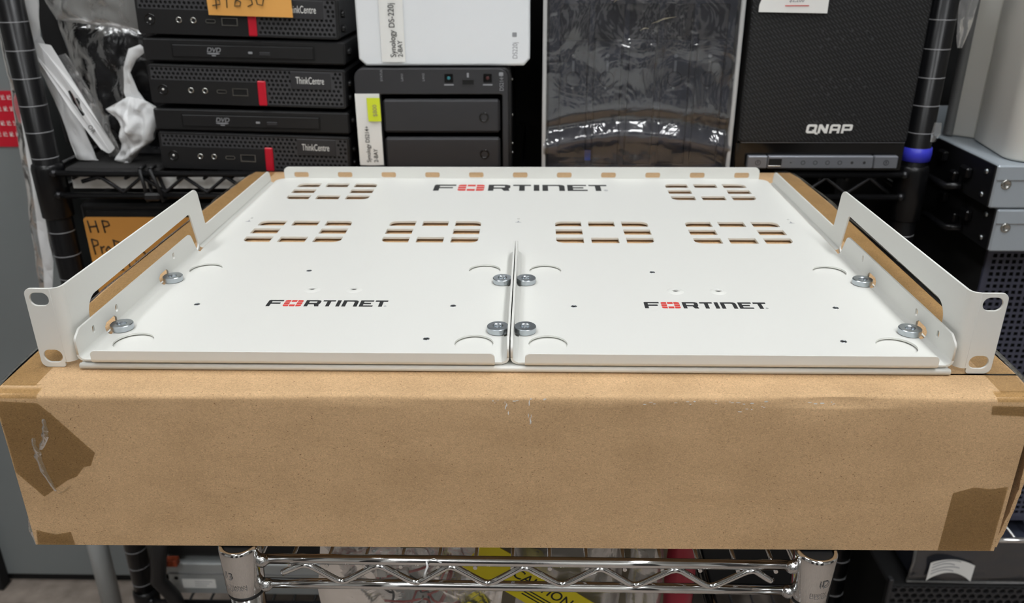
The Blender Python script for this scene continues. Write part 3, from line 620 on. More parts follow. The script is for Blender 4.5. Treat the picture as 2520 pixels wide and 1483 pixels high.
def rack_shelf(z0, front):
    x0, x1 = RX[0]+12, RX[1]-12
    for y in (RY[0]-12, RY[1]):
        for dz in (0, -22):
            MB().tube([(x0, y, z0+dz), (x1, y, z0+dz)], 3.1, 12).build('rail', 'rail_black', RK)
            for x in (x0, x1): MB().lathe([(.5, -3.6), (3.8, -2.6), (4.2, 0), (3.6, 2.6), (.5, 3.6)], (x, y, z0+dz), 'x', 12).build('weld', 'rail_black', RK)
        pts = [(x0+24+k*20.8, y+1, z0-3 if k % 2 else z0-19) for k in range(39)]; pts[0] = (x0+26, y+1, z0-8)
        MB().tube(pts, 2.2, 8).build('truss_wire', 'rail_black', RK)
    for x in (RX[0], RX[1]):
        for dz in (0, -22): MB().tube([(x, RY[0]+14, z0+dz), (x, RY[1]-14, z0+dz)], 3.1, 10).build('rail', 'black_metal', RK)
    wmesh = MB().tube([(0, RY[0]-12, z0-4.6), (0, RY[1], z0-4.6)], 1.6, 6).mesh('shelf_wire')
    for k in range(31):
        o = new_obj('shelf_wire', wmesh, 'black_metal', RK); o.matrix_parent_inverse = INV[RK.name] @ Matrix.Translation(((x0+18+k*26)*K, 0, 0))
rack_shelf(-6.0, True); rack_shelf(-548.0, True)
ZS = -9.0
tag(MB().box(-452, -357, 417, 700, ZS, ZS+7, 2.5).build('foam_mat', 'foam'), 'black foam mat on the left end of the rack shelf', 'mat')
ls = MB().box(-452, -150, 428, 429, -25.5, -12.5, .3).build('label_strip', 'label'); tag(ls, 'white paper strip behind the zigzag wire of the rack shelf', 'strip')
tag(MB().box(-440, -150, 428, 436, -34.5, -31.5, .8).build('cover_strip', 'server'), 'thin grey plastic strip below the left rack shelf rail', 'strip')
ct = thing('cable_tie', 'black cable ties knotted around the left rack shelf rails', 'cable tie', (-365, 412, -18))
for x, tilt in ((-372, 2), (-362, 5)): MB().tube([(x+8*0, 409, -1), (x+tilt, 408.5, -16), (x+tilt*1.6, 409, -33), (x+tilt*1.6, 421, -34), (x, 421, 0), (x, 409, -1)], 1.9, 8).build('strap', 'black_pl', ct)
MB().box(-371, -355, 404, 410, -32, -24, 2).build('lock_head', 'black_pl', ct)
tag(MB().lathe([(12.9, -.4), (13.9, 0), (14.4, 6), (13.9, 12.4), (12.9, 12.8)], (RX[1], RY[0], 6.5), 'z', 28, False).build('blue_clip', 'blue'), 'bright blue clip ring around the right rack post', 'clip')

# ---------------------------------------------------------------- small black computers and drive boxes
def tiny_pc(cx, z, label, badge):
    t = thing('mini_computer', label, 'computer', (cx, 420, z), 'mini computers in the black stack', (0, R(1.9), R(badge)))
    H = 36.5; Wd = 93.5
    MB().box(-Wd, Wd, 1.2, 182, 0, H, 2.2).build('body', 'black_pl', t)
    MB().box(-Wd+2, Wd-2, .98, 1.3, 2, H-2).build('grille_backing', 'deep', t)  # black sheet standing in for the dark inside behind the grille holes
    sheet('front_frame', [rrect(-Wd+.6, Wd-.6, .6, H-.6, 2.5), [(-Wd+3, 22.8), (18.4, 22.8), (18.4, 2.6), (Wd-3, 2.6), (Wd-3, H-2.2), (-Wd+3, H-2.2)]], 1.6, XZ(.6), 'black_pl', t, .3)
    perf(-Wd+3, Wd-3, 22.8, H-2.2, 4.35, 1.5, depth=1.0, skip=lambda x, zz: 41 < x < 80).build('vent_grille', 'grille', t)
    perf(18.4, Wd-3, 2.6, 22.8, 4.35, 1.5, depth=1.0, skip=lambda x, zz: 41 < x < 80 and zz > 17).build('vent_grille', 'grille', t)
    MB().box(9.8, 17.6, -1.6, 1, 1.2, 24.2, .8).build('red_tab', 'red_pl', t)
    pb = MB().lathe([(5.2, .2), (4.6, -.6), (4.2, -.4), (3.6, .3), (1.2, .2), (.9, -.3), (.01, -.35)], (-80.6, -.2, 13.2), 'y', 24, False).build('power_button', 'gloss_black', t); sub(pb)
    l = MB().lathe([(1.1, -.4), (.9, -.7), (.01, -.75)], (-80.4, -.2, 13.6), 'y', 12, False).build('power_light', 'label', t); l.parent = pb; l.matrix_parent_inverse = Matrix()
    for x in (-54, -40.6):
        MB().lathe([(2.9, .2), (2.8, -.7), (1.9, -.8), (1.5, .2), (.01, .2)], (x, -.2, 13.4), 'y', 18, False).build('audio_jack', 'steel', t)
        MB().lathe([(1.5, -.35), (.01, -.36)], (x+.1, -.2, 13.4), 'y', 12, False).build('jack_hole', 'deep', t)
    sheet('usb_c_port', [stadium(-24.6, 13.2, 9.6, 3.6), stadium(-24.6, 13.2, 8.2, 2.3)], 1.2, XZ(-.3), 'steel', t)
    MB().box(-28, -21.2, -.45, .2, 12.8, 13.6).build('port_tongue', 'deep', t)
    sheet('usb_a_port', [rect(-14.5, .4, 9.6, 16.6), rect(-13.6, -.5, 10.5, 16)], 1.2, XZ(-.3), 'steel' if badge < .5 else 'steel', t)
    MB().box(-13.6, -.5, -.4, .2, 11.4, 16).build('port_tongue', 'deep', t)
    MB().box(41.5, 79.5, -.5, .2, 17.6, 33.6, .3).build('badge_plate', 'dark_pl', t)
    text('printed_name', 'ThinkCentre', 9.2, lambda u, v, w_: (u, -.75, v), 'label', t, .56).matrix_parent_inverse = Matrix.Translation((.0465, 0, .0228))
    for x, s_ in ((-54, '/'), (-40.6, 'o'), (-24.6, 'ss'), (-7, 'ss+')): text('port_mark', s_, 3, lambda u, v, w_, x=x: (x-1+u, -.05, 19+v), 'grey_ink', t) if 0 else None
    for y, zz in ((14, 22), (14, 9)): MB().lathe([(3.4, 0), (3.4, 2.2), (2.4, 3.2), (.01, 3.3)], (Wd, y, zz), 'x', 14, False).build('side_screw', 'black_metal', t)
    return t
def drive_box(cx, z, label, yaw):
    t = thing('disc_drive', label, 'disc drive', (cx, 421, z), 'disc drives in the black stack', (0, R(1.4), R(yaw)))
    MB().box(-94.5, 94.5, 0, 180, 0, 21, 1.6).build('case', 'black_pl', t)
    sheet('bezel', [rrect(-67.5, 66.5, 3.6, 16.6, .8), rrect(-66.7, 65.7, 4.4, 15.8, .6)], 1.0, XZ(-.1), 'deep', t)
    MB().box(-66.5, 65.5, -.9, .3, 4.6, 15.6, .5).build('tray_front', 'black_pl', t)
    text('printed_mark', 'DVD', 6, lambda u, v, w_: (-34.5+u, -1.0, 9.4+v), 'grey_ink', t, 1.05, .06, 'LEFT', .25)
    polys('printed_disc', [circ(-28.2, 8.2, 6.2, 20, .75), rect(-30, -26, 5.9, 6.8)], XZ(-1.0), 'grey_ink', t)
    MB().box(4.4, 8.4, -1.3, -.8, 8.6, 10.6, .3).build('indicator', 'grey_ink', t)
    MB().box(15, 25, -1.6, -.8, 7.2, 10.6, .5).build('eject_button', 'dark_pl', t)
    MB().lathe([(3.6, 0), (3.6, 2.6), (2.4, 3.6), (.01, 3.7)], (94.5, 14, 11), 'x', 14, False).build('side_screw', 'black_metal', t)
    return t
tiny_pc(-260.5, -5.8, 'bottom black mini computer of the stack, partly behind the box', .2)
tiny_pc(-259.7, 57.6, 'middle black mini computer between the two disc drives', .4)
tiny_pc(-261.0, 121.0, 'topmost black mini computer with the orange price note', .0)
drive_box(-260, 32.6, 'lower black disc drive, second from the bottom of the stack', .3)
drive_box(-259, 97.4, 'upper black disc drive directly under the topmost mini computer', .2)
def strokes(name, lines, r, fmap, m, parent):
    mb = MB()
    for ln in lines: mb.tube([fmap(*p) for p in ln], r, 5)
    return mb.build(name, m, parent)
nt_ = thing('price_note', 'orange paper price note stuck on the topmost mini computer', 'note', (-245, 415, 138))
MB().grid(lambda u, v: (lerp(-284.5, -207.5, u), 415.5-.8*math.sin(3*u)-.6*v, lerp(140.8-2.5*u, 186, v)), 10, 8).build('paper', 'orange', nt_)
nf = lambda x, z: (x, 412.9, z)
strokes('handwriting', [[(-271, 159), (-277, 159), (-278, 156), (-272, 153.5), (-272, 150), (-279, 149)], [(-275, 162), (-275.5, 146)], [(-265, 160), (-266, 147)], [(-254, 158), (-259, 159), (-259, 155), (-253, 152), (-254, 148.5), (-259, 148.5), (-258, 152), (-253, 157), (-254, 158)], [(-243, 160), (-248, 159), (-248.5, 155), (-243, 154), (-242.5, 150), (-247, 148)], [(-236, 159), (-239, 156), (-238, 150), (-233.5, 149), (-232, 154), (-234, 158.5), (-236, 159)], [(-231, 160), (-226, 159)]], .5, nf, 'pen', nt_)

# ---------------------------------------------------------------- network storage boxes
wn = thing('storage_unit', 'white glossy storage unit with paper label lying on the black one', 'storage unit', (-71, 530, 94.6))
sheet('shell', [fillet([(-145, 94.8), (2.5, 94.8), (8.2, 101), (8.2, 194), (-151.5, 194), (-151.5, 101)], [2, 2, 2, 6, 6, 2], 4)], 190, XZ(516), 'nas_white', wn, 2.0)
MB().box(-146, 3, 611, 640, 98, 190, 3).build('rear_cover', 'shell_grey', wn)
text('printed_name', 'DS220j', 6.4, lambda u, v, w_: (-3.5-v, 420.85, 101+u), 'grey_ink', wn, .8)
polys('printed_mark', [rrect(-8.2, -4, 120.5, 124.5, .8)], XZ(420.85), 'grey_ink', wn)
def paper(name, lab, x0, x1, z0, z1, y, lines, dx, sz, parent=None, m='label', bow=1.2):
    t = thing(name, lab, 'label', ((x0+x1)/2, y, z0))
    f = lambda u, v: (lerp(x0, x1, u), y-bow*math.sin(math.pi*u)*(1-v)**2-.2, lerp(z0, z1, v))
    MB().grid(f, 8, 10).build('paper', m, t)
    for (s_, xx, zz, size) in lines: text('printed_line', s_, size, lambda u, v, w_, xx=xx, zz=zz: (xx-v, y-bow-.55, zz+u), 'pen', t, .88, .02)
    return t
paper('paper_label', 'white paper label hanging on the white storage unit', -129.5, -107.5, 98.6, 175, 419.9, [('Synology DS-220j', -115.8, 103, 7.6), ('2-BAY', -109.6, 103, 6.4)], 0, 6)
bn = thing('storage_unit', 'black storage unit with two drive trays and a yellow sticker', 'storage unit', (-82, 530, ZS))
sheet('shell', [fillet([(-156.5, ZS+.2), (-9, ZS+.2), (-9, 93.6), (-156.5, 93.6)], [2, 2, 9, 9], 6)], 190, XZ(516.5), 'black_pl', bn, 1.5)
sheet('front_bezel', [fillet([(-156.5, ZS+.4), (-12, ZS+.4), (-12, 93), (-156.5, 93)], [2, 2, 9, 9], 6), rrect(-133, -17.6, -6, 69.4, 2)], 6, XZ(419.5), 'dark_pl', bn, .8)
MB().box(-132.5, -18, 421.5, 423, -6, 69).build('bay_recess', 'deep', bn)
for z0, z1 in ((33.2, 64.8), (-1.5, 28.8)):
    dt = MB().box(-131.2, -20, 416.2, 424, z0, z1, 2.2).build('drive_tray', 'dark_pl', bn); sub(dt)
    l = MB().lathe([(4.6, 0), (4.4, -.6), (3.4, -.4), (3.2, .2), (1.2, .3), (.01, .3)], (-35.2, 416.1, lerp(z0, z1, .47)), 'y', 20, False).build('lock', 'gloss_black', bn); l.parent = dt; l.matrix_parent_inverse = Matrix()
for x, s_ in ((-129.5, 'STATUS'), (-110.2, 'LAN1'), (-90.2, 'LAN2')): text('printed_mark', s_, 3.0, lambda u, v, w_, x=x: (x-v, 416.3, 81.5+u), 'grey_ink', bn)
for x, c in ((-67.5, 'led'), (-31.2, 'dull_red')):
    b = MB().box(x-4, x+4, 415.9, 417, 80.2, 88.2, .6).build('button', 'gloss_black', bn); sub(b)
    g = MB().lathe([(1.6, 0), (1.3, -.2), (.01, -.2)], (x, 415.9, 84.4), 'y', 12, False).build('button_light', c, bn); g.parent = b; g.matrix_parent_inverse = Matrix()
    MB().box(x-4.4, x+4.4, 416.2, 416.6, 77.6, 78.8).build('printed_bar', 'grey_ink', bn)
sheet('usb_port', [rect(-55.6, -43.4, 77.6, 83.4), rect(-54.8, -44.2, 78.4, 82.6)], .8, XZ(416.3), 'dark_pl', bn); MB().box(-54.8, -44.2, 416.2, 416.7, 78.4, 82.6).build('port_opening', 'deep', bn)
MB().box(-50.5, -48.7, 416.1, 416.5, 85, 89).build('printed_bar', 'grey_ink', bn)
text('printed_name', 'DS214+', 5.4, lambda u, v, w_: (-16.4-v, 416.3, 72.5+u), 'grey_ink', bn, .85)
polys('printed_mark', [rrect(-20.6, -16.6, 86, 89.6, .8)], XZ(416.3), 'grey_ink', bn)
for z in (80, 46, 18, 9): MB().lathe([(1.5, 0), (1.4, 1.0), (.01, 1.2)], (-9, 440, z), 'x', 10, False).build('side_screw', 'steel', bn)
paper('paper_label', 'white paper label on the left edge of the black storage unit', -156.8, -133.6, 2.0, 70.2, 416, [('Synology DS214+', -145.6, 5, 5.6), ('2-BAY', -138.6, 5, 5.6)], 0, 6)
yl = thing('yellow_sticker', 'fluorescent yellow price sticker on the black storage unit label', 'sticker', (-139, 413.6, 44.6))
MB().grid(lambda u, v: (lerp(-145.2, -132.8, u)-.4*v, 413.9-.5*math.sin(math.pi*u), lerp(44.6, 66.6, v)), 6, 6).build('paper', 'yellow', yl)
text('printed_price', '$800', 5.6, lambda u, v, w_: (-136.4-v, 413.2, 49+u), 'olive', yl)

# shrink-wrapped five-bay unit
sw = thing('storage_unit', 'dark slate five-bay storage unit sealed in clear shrink wrap', 'storage unit', (111, 530, ZS))
MB().box(25.5, 196.5, 428, 640, ZS+.3, 235, 3).build('body', 'slate_dk', sw)
sheet('front_frame', [rrect(26, 196, ZS+1, 234, 3)]+[rrect(36+i*31.6, 62.6+i*31.6, 1, 148.5, 1.2) for i in range(5)], 4, XZ(426), 'slate', sw, .4)
for i in range(5):
    x = 36+i*31.6
    b = MB().box(x+.4, x+26.2, 424.2, 430, 1.6, 117.2, 1.2).build('drive_tray', 'slate', sw); sub(b)
    MB().box(x+.6, x+26, 427.4, 430, 118.4, 148).build('tray_recess', 'slate_dk', sw)
    for nm, fn in (('latch_ring', lambda: MB().lathe([(7.2, .2), (7.0, -.3), (6.4, -.3), (6.2, .1)], (x+12.5, 424.1, 82), 'y', 24, False)), ('printed_lock', lambda: MB().box(x+11.6, x+14, 423.9, 424.3, 88, 99, .4)), ('printed_lock', lambda: MB().lathe([(1.9, 0), (1.7, -.3), (.01, -.35)], (x+12.8, 424.1, 103), 'y', 10, False)), ('printed_lock', lambda: MB().lathe([(1.2, 0), (1.0, -.3), (.01, -.35)], (x+12.2, 424.1, 74), 'y', 10, False))):
        if i == 2: continue
        o = fn().build(nm, 'slate_dk' if nm == 'latch_ring' else 'grey_ink', sw); o.parent = b; o.matrix_parent_inverse = Matrix()
    MB().lathe([(2.6, 0), (2.4, -.5), (.01, -.6)], (x+15, 423.9, 154.5), 'y', 12, False).build('status_light', 'label', sw)
MB().box(61.5, 67.5, 422.6, 424.2, 5, 15, .4).build('blue_tag', 'glass_blue', sw)
ff = lambda u, v: (lerp(21.5, 200, u), 418.5+2.6*nz(u*5, v*6, 2)+1.2*nz(u*14, v*11, 5)-5*math.exp(-((v-.10-.05*math.sin(3.2*u))/.035)**2)+4*math.exp(-((v-.16-.05*math.sin(3.2*u))/.03)**2), lerp(-4, 234, v))
MB().grid(ff, 50, 70).build('shrink_wrap', 'wrap', sw)
for x0, x1 in ((20, 23.6), (197.4, 201.2)): MB().box(x0, x1, 414.5, 430, -6, 235, 1).build('wrap_seam', 'wrap_edge', sw)
for (x0, z0, x1, z1) in ((118, 132, 140, 138), (108, 126, 116, 128), (83, 150, 90, 154)):
    MB().tube([(x0, 417.4, z0), ((x0+x1)/2, 416.2, (z0+z1)/2+1.4), (x1, 417.4, z1)], [.3, .7, .3], 6).build('wrap_crease', 'tape_loose', sw)

# tall black unit with a mesh front
qn = thing('storage_unit', 'tall black storage unit with mesh front and silver button strip', 'storage unit', (284, 520, ZS))
MB().box(203.5, 363.6, 416, 640, ZS+.3, 240, 3).build('body', 'gloss_black', qn)
MB().box(206, 363, 408.5, 416, 25.4, 238, 2).build('mesh_front', mesh_weave('woven_mesh'), qn)
MB().box(204.5, 363.6, 412.6, 416.2, -2.4, 25, .8).build('lower_front', 'gloss_black', qn)
MB().box(208, 362, 410.2, 411, 25.2, 26, .2).build('trim_line', 'grey_ink', qn)
for nm, a, b in (('button', 215.4, 233.9), ('button_strip', 234.4, 333.6), ('button', 334.2, 356.6)): MB().box(a, b, 405.4, 412, 1.6, 13.6, .9).build(nm, 'silver', qn)
MB().box(235.2, 247.4, 405.0, 405.8, 4.6, 11.2, .2).build('usb_port', 'deep', qn); MB().box(234.8, 247, 404.9, 405.7, 3.4, 4.6, .2).build('usb_lip', 'steel', qn)
for k, x in enumerate((256, 267.5, 279, 290.5, 302, 313.5, 325)): sheet('printed_icon', [circ(x, 7.4, 2.1, 12), circ(x, 7.4, 1.5, 12)] if k in (1, 2, 3, 4) else [circ(x, 7.4, 1.5, 6 if k else 3, .8 if not k else None)], 0, XZ(405.2), 'dark_pl', qn)
for x in (225, 345.5): sheet('printed_icon', [circ(x, 7.4, 2.6, 16), circ(x, 7.4, 2.0, 16), rect(x-.4, x+.4, 6.4, 9)], 0, XZ(405.2), 'dark_pl', qn)
QL = {'Q': [fillet([(0, 0), (9.4, 0), (9.4, 8.2), (0, 8.2)], [2, 0, 1.5, 2], 4), fillet([(2.2, 2), (7.2, 2), (7.2, 6.2), (2.2, 6.2)], .6, 3)], 'N': [fillet([(0, 0), (2.2, 0), (2.2, 4.8), (6.6, 0), (9, 0), (9, 8.2), (6.8, 8.2), (6.8, 3.6), (2.6, 8.2), (0, 8.2)], [0]*9+[1], 3)], 'A': [fillet([(0, 0), (2.2, 0), (2.2, 2.4), (7, 2.4), (7, 0), (9.2, 0), (9.2, 8.2), (0, 8.2)], [0, 0, 0, 0, 0, 0, 1.6, 2.2], 4), rect(2.2, 7, 4.2, 6.3)], 'P': [fillet([(0, 0), (2.2, 0), (2.2, 2.4), (9.6, 2.4), (9.6, 8.2), (0, 8.2)], [0, 0, 0, 1.5, 1.5, 1], 4), rect(2.2, 7.4, 4.2, 6.3)]}
for k, c in enumerate('QNAP'): sheet('raised_letter', [[(266.8+k*10.9+a+b*.12, 34.8+b) for a, b in q] for q in QL[c]], .8, XZ(408.0), 'label', qn)
for (x, z) in [(270+(k % 4)*13+(6 if (k//4) % 2 else 0), zz+(k//4)*-7) for zz in (126, 84, 52) for k in range(10)]: MB().lathe([(1.6, 0), (1.2, -.15), (.01, -.2)], (x, 408.6, z), 'y', 8, False).build('mesh_glint', 'dark_pl', qn)
pc = thing('price_card', 'white price card hanging on the tall black storage unit', 'card', (241, 406, 141))
MB().grid(lambda u, v: (lerp(212.6, 271, u)-(2 if v < .2 and u < .05 else 0), 406.5-.8*math.sin(2.5*u), lerp(142.6-1.2*u, 190, v)), 8, 8).build('card', 'label', pc)
MB().box(233, 254, 405.2, 405.5, 147.6, 148.2).build('printed_rule', 'red_ink', pc)
text('printed_price', '$2,200', 6, lambda u, v, w_: (236+u, 405.2, 151+v), 'grey_ink', pc, .8)
tag(MB().box(-455, 366, 660, 800, ZS, 330, 5).build('storage_crate', 'deep'), 'black crate standing behind the devices on the rack shelf', 'crate')  # added black mass so the gaps between the devices stay dark

sheet('letter_tail', [[(272.4, 38), (274.6, 38), (278.6, 33.8), (276, 33.8)]], .8, XZ(407.9), 'label', qn)
tag(MB().box(-505, -366, 520, 655, -2.5, 190, 4).build('black_carton', 'deep'), 'black carton behind the plastic bags at the left end', 'carton')  # added black mass, stands in for the darkness behind the bags
# ---------------------------------------------------------------- plastic bags at the left end of the shelf
tag(pouch('plastic_bag', [(-478, 175), (-478, 120), (-462, 60), (-452, 0), (-446, -1)], [(-452, 175), (-462, 120), (-444, 60), (-432, 0), (-430, -1)], 446, 2.5, 4, .05, 'film_white', None, 10, 40, .7), 'long white plastic strip folded down behind the left rack post', 'bag')
hb = thing('header_bag', 'white plastic header strip with a hanging slot leaning between the bags', 'bag', (-430, 436, -2))
hd = Vector((-413.5+459, 16-109)).normalized(); hn = Vector((-hd.y, hd.x))
def hmap(u, v, w_): q = Vector((-461, 111))+hd*u+hn*v; return (q.x, 437-w_+2.5*math.sin(u*.06)+.05*v, q.y)
sheet('header', [fillet([(0, -8), (-3, 2), (4, 11), (48, 9), (90, 8), (112, 6), (114, -3), (106, -7), (60, -9)], [1, 1, 2, 0, 0, 3, 3, 0, 0], 4), fillet([(46, -1.6), (56, -3.4), (62, -2), (72, -2.4), (72, 1.2), (62, 2.2), (60, 4), (56, 4), (54, 1.6), (46, 1.4)], .8, 3)], .5, hmap, 'film_white', hb)
text('printed_mark', 'OR', 6, lambda u, v, w_: hmap(82+u, -3+v, 1.2), 'pen', hb)
pouch('pouch', [(-455, 100), (-438, 50), (-424, 18), (-418, 2)], [(-442, 104), (-425, 72), (-414, 40), (-405, 4)], 446, 6, 5, .06, 'film_clear', hb, 14, 24, 2.2)
tag(pouch('crumpled_bag', [(-388, 62), (-408, 52), (-398, 34), (-400, 18), (-410, 0), (-408, -1.8)], [(-372, 64), (-358, 52), (-362, 30), (-366, 22), (-384, 8), (-394, -1.8)], 440, 9, 9, .07, 'film_white', None, 22, 30, 6.6), 'crumpled white plastic bag beside the stack of mini computers', 'bag')
tag(pouch('bag_loop', [(-366, 112), (-378, 108), (-386, 90), (-390, 66), (-388, 58)], [(-360, 106), (-372, 98), (-380, 86), (-376, 68), (-370, 58)], 444, 2, 4, .06, 'film_white', None, 10, 24, 4.4), 'twisted white plastic loop above the crumpled bag', 'bag')
tag(pouch('plastic_bag', [(-455, 182), (-452, 150), (-446, 134)], [(-356, 182), (-358, 140), (-360, 122)], 452, 10, 7, .035, 'film_grey', None, 26, 22, 9.9), 'grey translucent bag left of the topmost mini computer', 'bag')
tag(pouch('dark_bag', [(-462, 135), (-455, 80), (-446, 30), (-440, -1)], [(-356, 118), (-352, 80), (-356, 30), (-360, -1)], 478, 22, 9, .03, film('dark_poly', (.3, .3, .31, 1), .2, .14, .3, (.05, .05, .055, 1), .9, 35), None, 30, 30, 12.1), 'dark glossy plastic bag behind the white bags', 'bag')
tag(pouch('hanging_film', [(-504, 150), (-508, 60), (-517, -40), (-524, -100), (-528, -148)], [(-492, 150), (-494, 60), (-497, -40), (-500, -90), (-516, -150)], 452, 3, 5, .03, 'film_clear', None, 14, 50, 15.2), 'long clear plastic film hanging left of the rack post', 'film')
tag(pouch('hanging_film', [(-498, 70), (-506, -30), (-514, -110), (-519, -146)], [(-492, 70), (-498, -30), (-502, -110), (-512, -150)], 446, 1.5, 3, .04, 'film_white', None, 10, 40, 17.2), 'narrow white plastic film hanging beside the clear film', 'film')

# ---------------------------------------------------------------- under the rack shelf
for i, (z0, z1) in enumerate(((-300, -44), (-499.5, -306))):
    t = thing('desktop_computer', ['black desktop computer with amber note under the left of the shelf', 'black desktop computer hidden below the one with the amber note'][i], 'computer', (-250, 560, z0))
    MB().box(-455, -60, 436, 700, z0, z1, 3).build('case', 'black_pl', t); MB().box(-448, -67, 432, 437, z0+6, z1-6, 2).build('front_cover', 'deep', t)
for i, (x0, x1, z0, z1, nm) in enumerate(((-455, -120, -551, -500, 0), (-50, 360, -551, -420, 1))):
    tag(MB().box(x0, x1, 470 if i == 0 else 445, 700, z0, z1, 2).build('black_bin', 'deep'), ['flat black tray below the hidden desktop computer', 'wide black bin on the lower rack shelf'][i], 'bin')
hp = thing('handwritten_note', 'amber card note with handwriting under the left rack shelf', 'note', (-390, 430, -190))
sheet('card', [rrect(-450.5, -330, -185, -56.5, 4)], .6, XZ(430.5), 'kraftnote', hp)
hf = lambda x, z: (x, 429.6, z)
strokes('handwriting', [[(-446, -60), (-445, -73)], [(-446, -67), (-438, -66)], [(-438, -60), (-437, -73)], [(-431, -60), (-430, -73)], [(-431, -60), (-425, -61), (-424, -65), (-430, -67)],
    [(-446, -80), (-445, -97)], [(-446, -80), (-440, -82), (-440, -86), (-445, -88)], [(-438, -88), (-437.5, -96)], [(-438, -90), (-434, -88)], [(-430, -88), (-433, -92), (-430, -96), (-427, -92), (-430, -88)], [(-423, -81), (-423, -96)], [(-424, -81), (-416, -84), (-416, -91), (-423, -96)], [(-412, -91), (-408, -90), (-410, -87), (-413, -92), (-408, -96)], [(-404, -88), (-406, -92), (-402, -94), (-405, -97)], [(-399, -80), (-398.5, -96)], [(-398, -90), (-393, -86)], [(-398, -90), (-392, -96)],
    [(-441, -113), (-440.6, -122)], [(-441, -106), (-441, -107)], [(-432, -104), (-437, -104), (-437, -110), (-431, -113), (-435, -120)], [(-425, -114), (-418, -114)], [(-412, -104), (-410, -120)], [(-404, -104), (-398, -106), (-404, -112), (-398, -120)]], .7, hf, 'pen', hp)
sv = thing('server_unit', 'pale grey steel server front with a coded label at lower left', 'server', (-330, 560, -547))
MB().box(-441, -205, 428, 468, -550.9, -503, 1.5).build('case', 'server', sv)
MB().box(-441, -205, 426.6, 429, -519, -517.6, .3).build('seam', 'shell_grey', sv); sheet('label_plate', [rrect(-424, -382, -541, -527, 1)], .4, XZ(427.6), 'label', sv)
mb = MB(); rq = random.Random(3)
MB().lathe([(2.6, 0), (2.4, -.6), (.01, -.7)], (-431, 428, -526), 'y', 14, False).build('key_hole', 'deep', sv)
for k in range(3): MB().box(-408, -386+k*-4, 427.2, 427.6, -531-k*3.4, -530.4-k*3.4).build('printed_bar', 'grey_ink', sv)
lp = thing('light_post', 'pale grey metal post standing left of the black rack leg', 'post', (-588, 530, -750))
MB().lathe([(13, -749), (13, -430)], (-588, 530, 0), 'z', 24).build('tube', 'server', lp); MB().lathe([(13.2, -432), (13.6, -428), (10, -424)], (-588, 530, 0), 'z', 24).build('cap', 'black_pl', lp)
tag(MB().tube([(-420, 405, -430), (-432, 402, -470), (-438, 400, -505), (-425, 402, -530), (-418, 402, -562)], 9, 12).build('black_hose', 'black_pl'), 'thick black hose hanging beside the server front', 'hose')
tag(MB().box(-441, -420, 415, 425, -498, -488, 1).build('orange_tag', mat('rust_tag', rgb(150, 62, 30), .6)), 'small rust orange tag above the server front', 'tag')
tag(MB().box(-118.6, -112, 20, 21, -122, -88, .3).build('orange_strip', 'kraftnote'), 'narrow orange paper strip behind the left end of the chrome rails', 'strip')

# ---------------------------------------------------------------- right neighbour shelf
rs = thing('side_shelf', 'chrome wire shelf at the right edge below the slate computer', 'shelf', (600, 500, -750))
for y in (352, 640):
    for z in ((-390,) if y < 500 else (-390, -414)): MB().tube([(455 if z < -400 else 448, y, z), (760, y, z)], 3.2, 12).build('rail', 'chrome', rs)
for x in (452, 756):
    for y in (352, 640): MB().lathe([(9, -748), (9, -380)], (x if x > 500 else 700, y if x > 500 else y, 0), 'z', 20).build('post', 'chrome', rs) if x > 500 else None
for k in range(12): MB().tube([(456+k*26, 352, -392), (456+k*26, 640, -392)], 1.5, 6).build('shelf_wire', 'chrome', rs)
tw = thing('tower_computer', 'slate tower computer with square-holed front panel at the right edge', 'computer', (540, 480, -386))
MB().box(447, 640, 384, 640, -386, -61, 3).build('case', 'deep', tw)
sheet('front_frame', [rrect(446, 641, -386, -61, 4), rect(450.5, 636, -378, -73)], 4, XZ(382), 'perf', tw, .6)
perf(450.5, 636, -378, -73, 6.4, 1.95, stag=False, row=1.0, square=True, depth=1.2, y=380.3).build('square_grille', 'perf', tw)
for i, (x0, z0, z1) in enumerate(((427, -60.5, -20.5), (418.5, -19.5, 19.5))):
    t = thing('steel_drive_box', ['lower of two blue-grey steel boxes under the cream towers', 'upper of two blue-grey steel boxes under the cream towers'][i], 'steel box', (520, 470, z0))
    MB().box(x0, 640, 347, 640, z0, z1, 1.5).build('case', 'psu', t)
    MB().box(x0-1.2, x0+.4, 349, 636, z0+.8, z1-.8, .5).build('side_cover', 'black_pl', t)
    MB().box(x0+1, 640, 346.3, 347.4, z1-13.6, z1-12.8).build('seam', 'shell_grey', t)
    MB().lathe([(4.6, 0), (4.2, -.9), (3.0, -1.0), (2.6, -.4), (.01, -.4)], (x0+10, 347, z1-17), 'y', 18, False).build('latch', 'steel', t)
    for y, z in ((362, z1-9), (362, z0+9)): MB().lathe([(2.6, 0), (2.4, -1.2), (.01, -1.4)], (x0-1.2, y, z), 'x', 12, False).build('screw', 'zinc', t)
    for y, z, a in ((392, z0+22, 8), (412, z0+13, 6), (440, z0+26, 7)): MB().box(x0-7, x0-1, y-a, y+a, z-5, z+5, 1.5).build('side_latch', 'black_metal', t)
    MB().tube([(x0-3, 395, z0+8), (x0-14, 402, z0+5), (x0-19, 440, z0+7)], 3.6, 10).build('side_arm', 'black_metal', t)
t1 = thing('cream_tower', 'tall cream plastic tower standing behind, beside the right rack post', 'tower', (470, 500, 20))
sheet('shell', [fillet([(430, 472), (449, 452), (545, 520), (520, 545)], [1.5, 4, 10, 10], 6)], 300, lambda u, v, w_: (u, v, 170+w_), 'cream', t1, 1.5)
sheet('side_panel', [[(424.5, 470), (430.8, 462), (432.4, 466), (428, 474)]], 298, lambda u, v, w_: (u, v, 170+w_), 'shell_grey', t1)
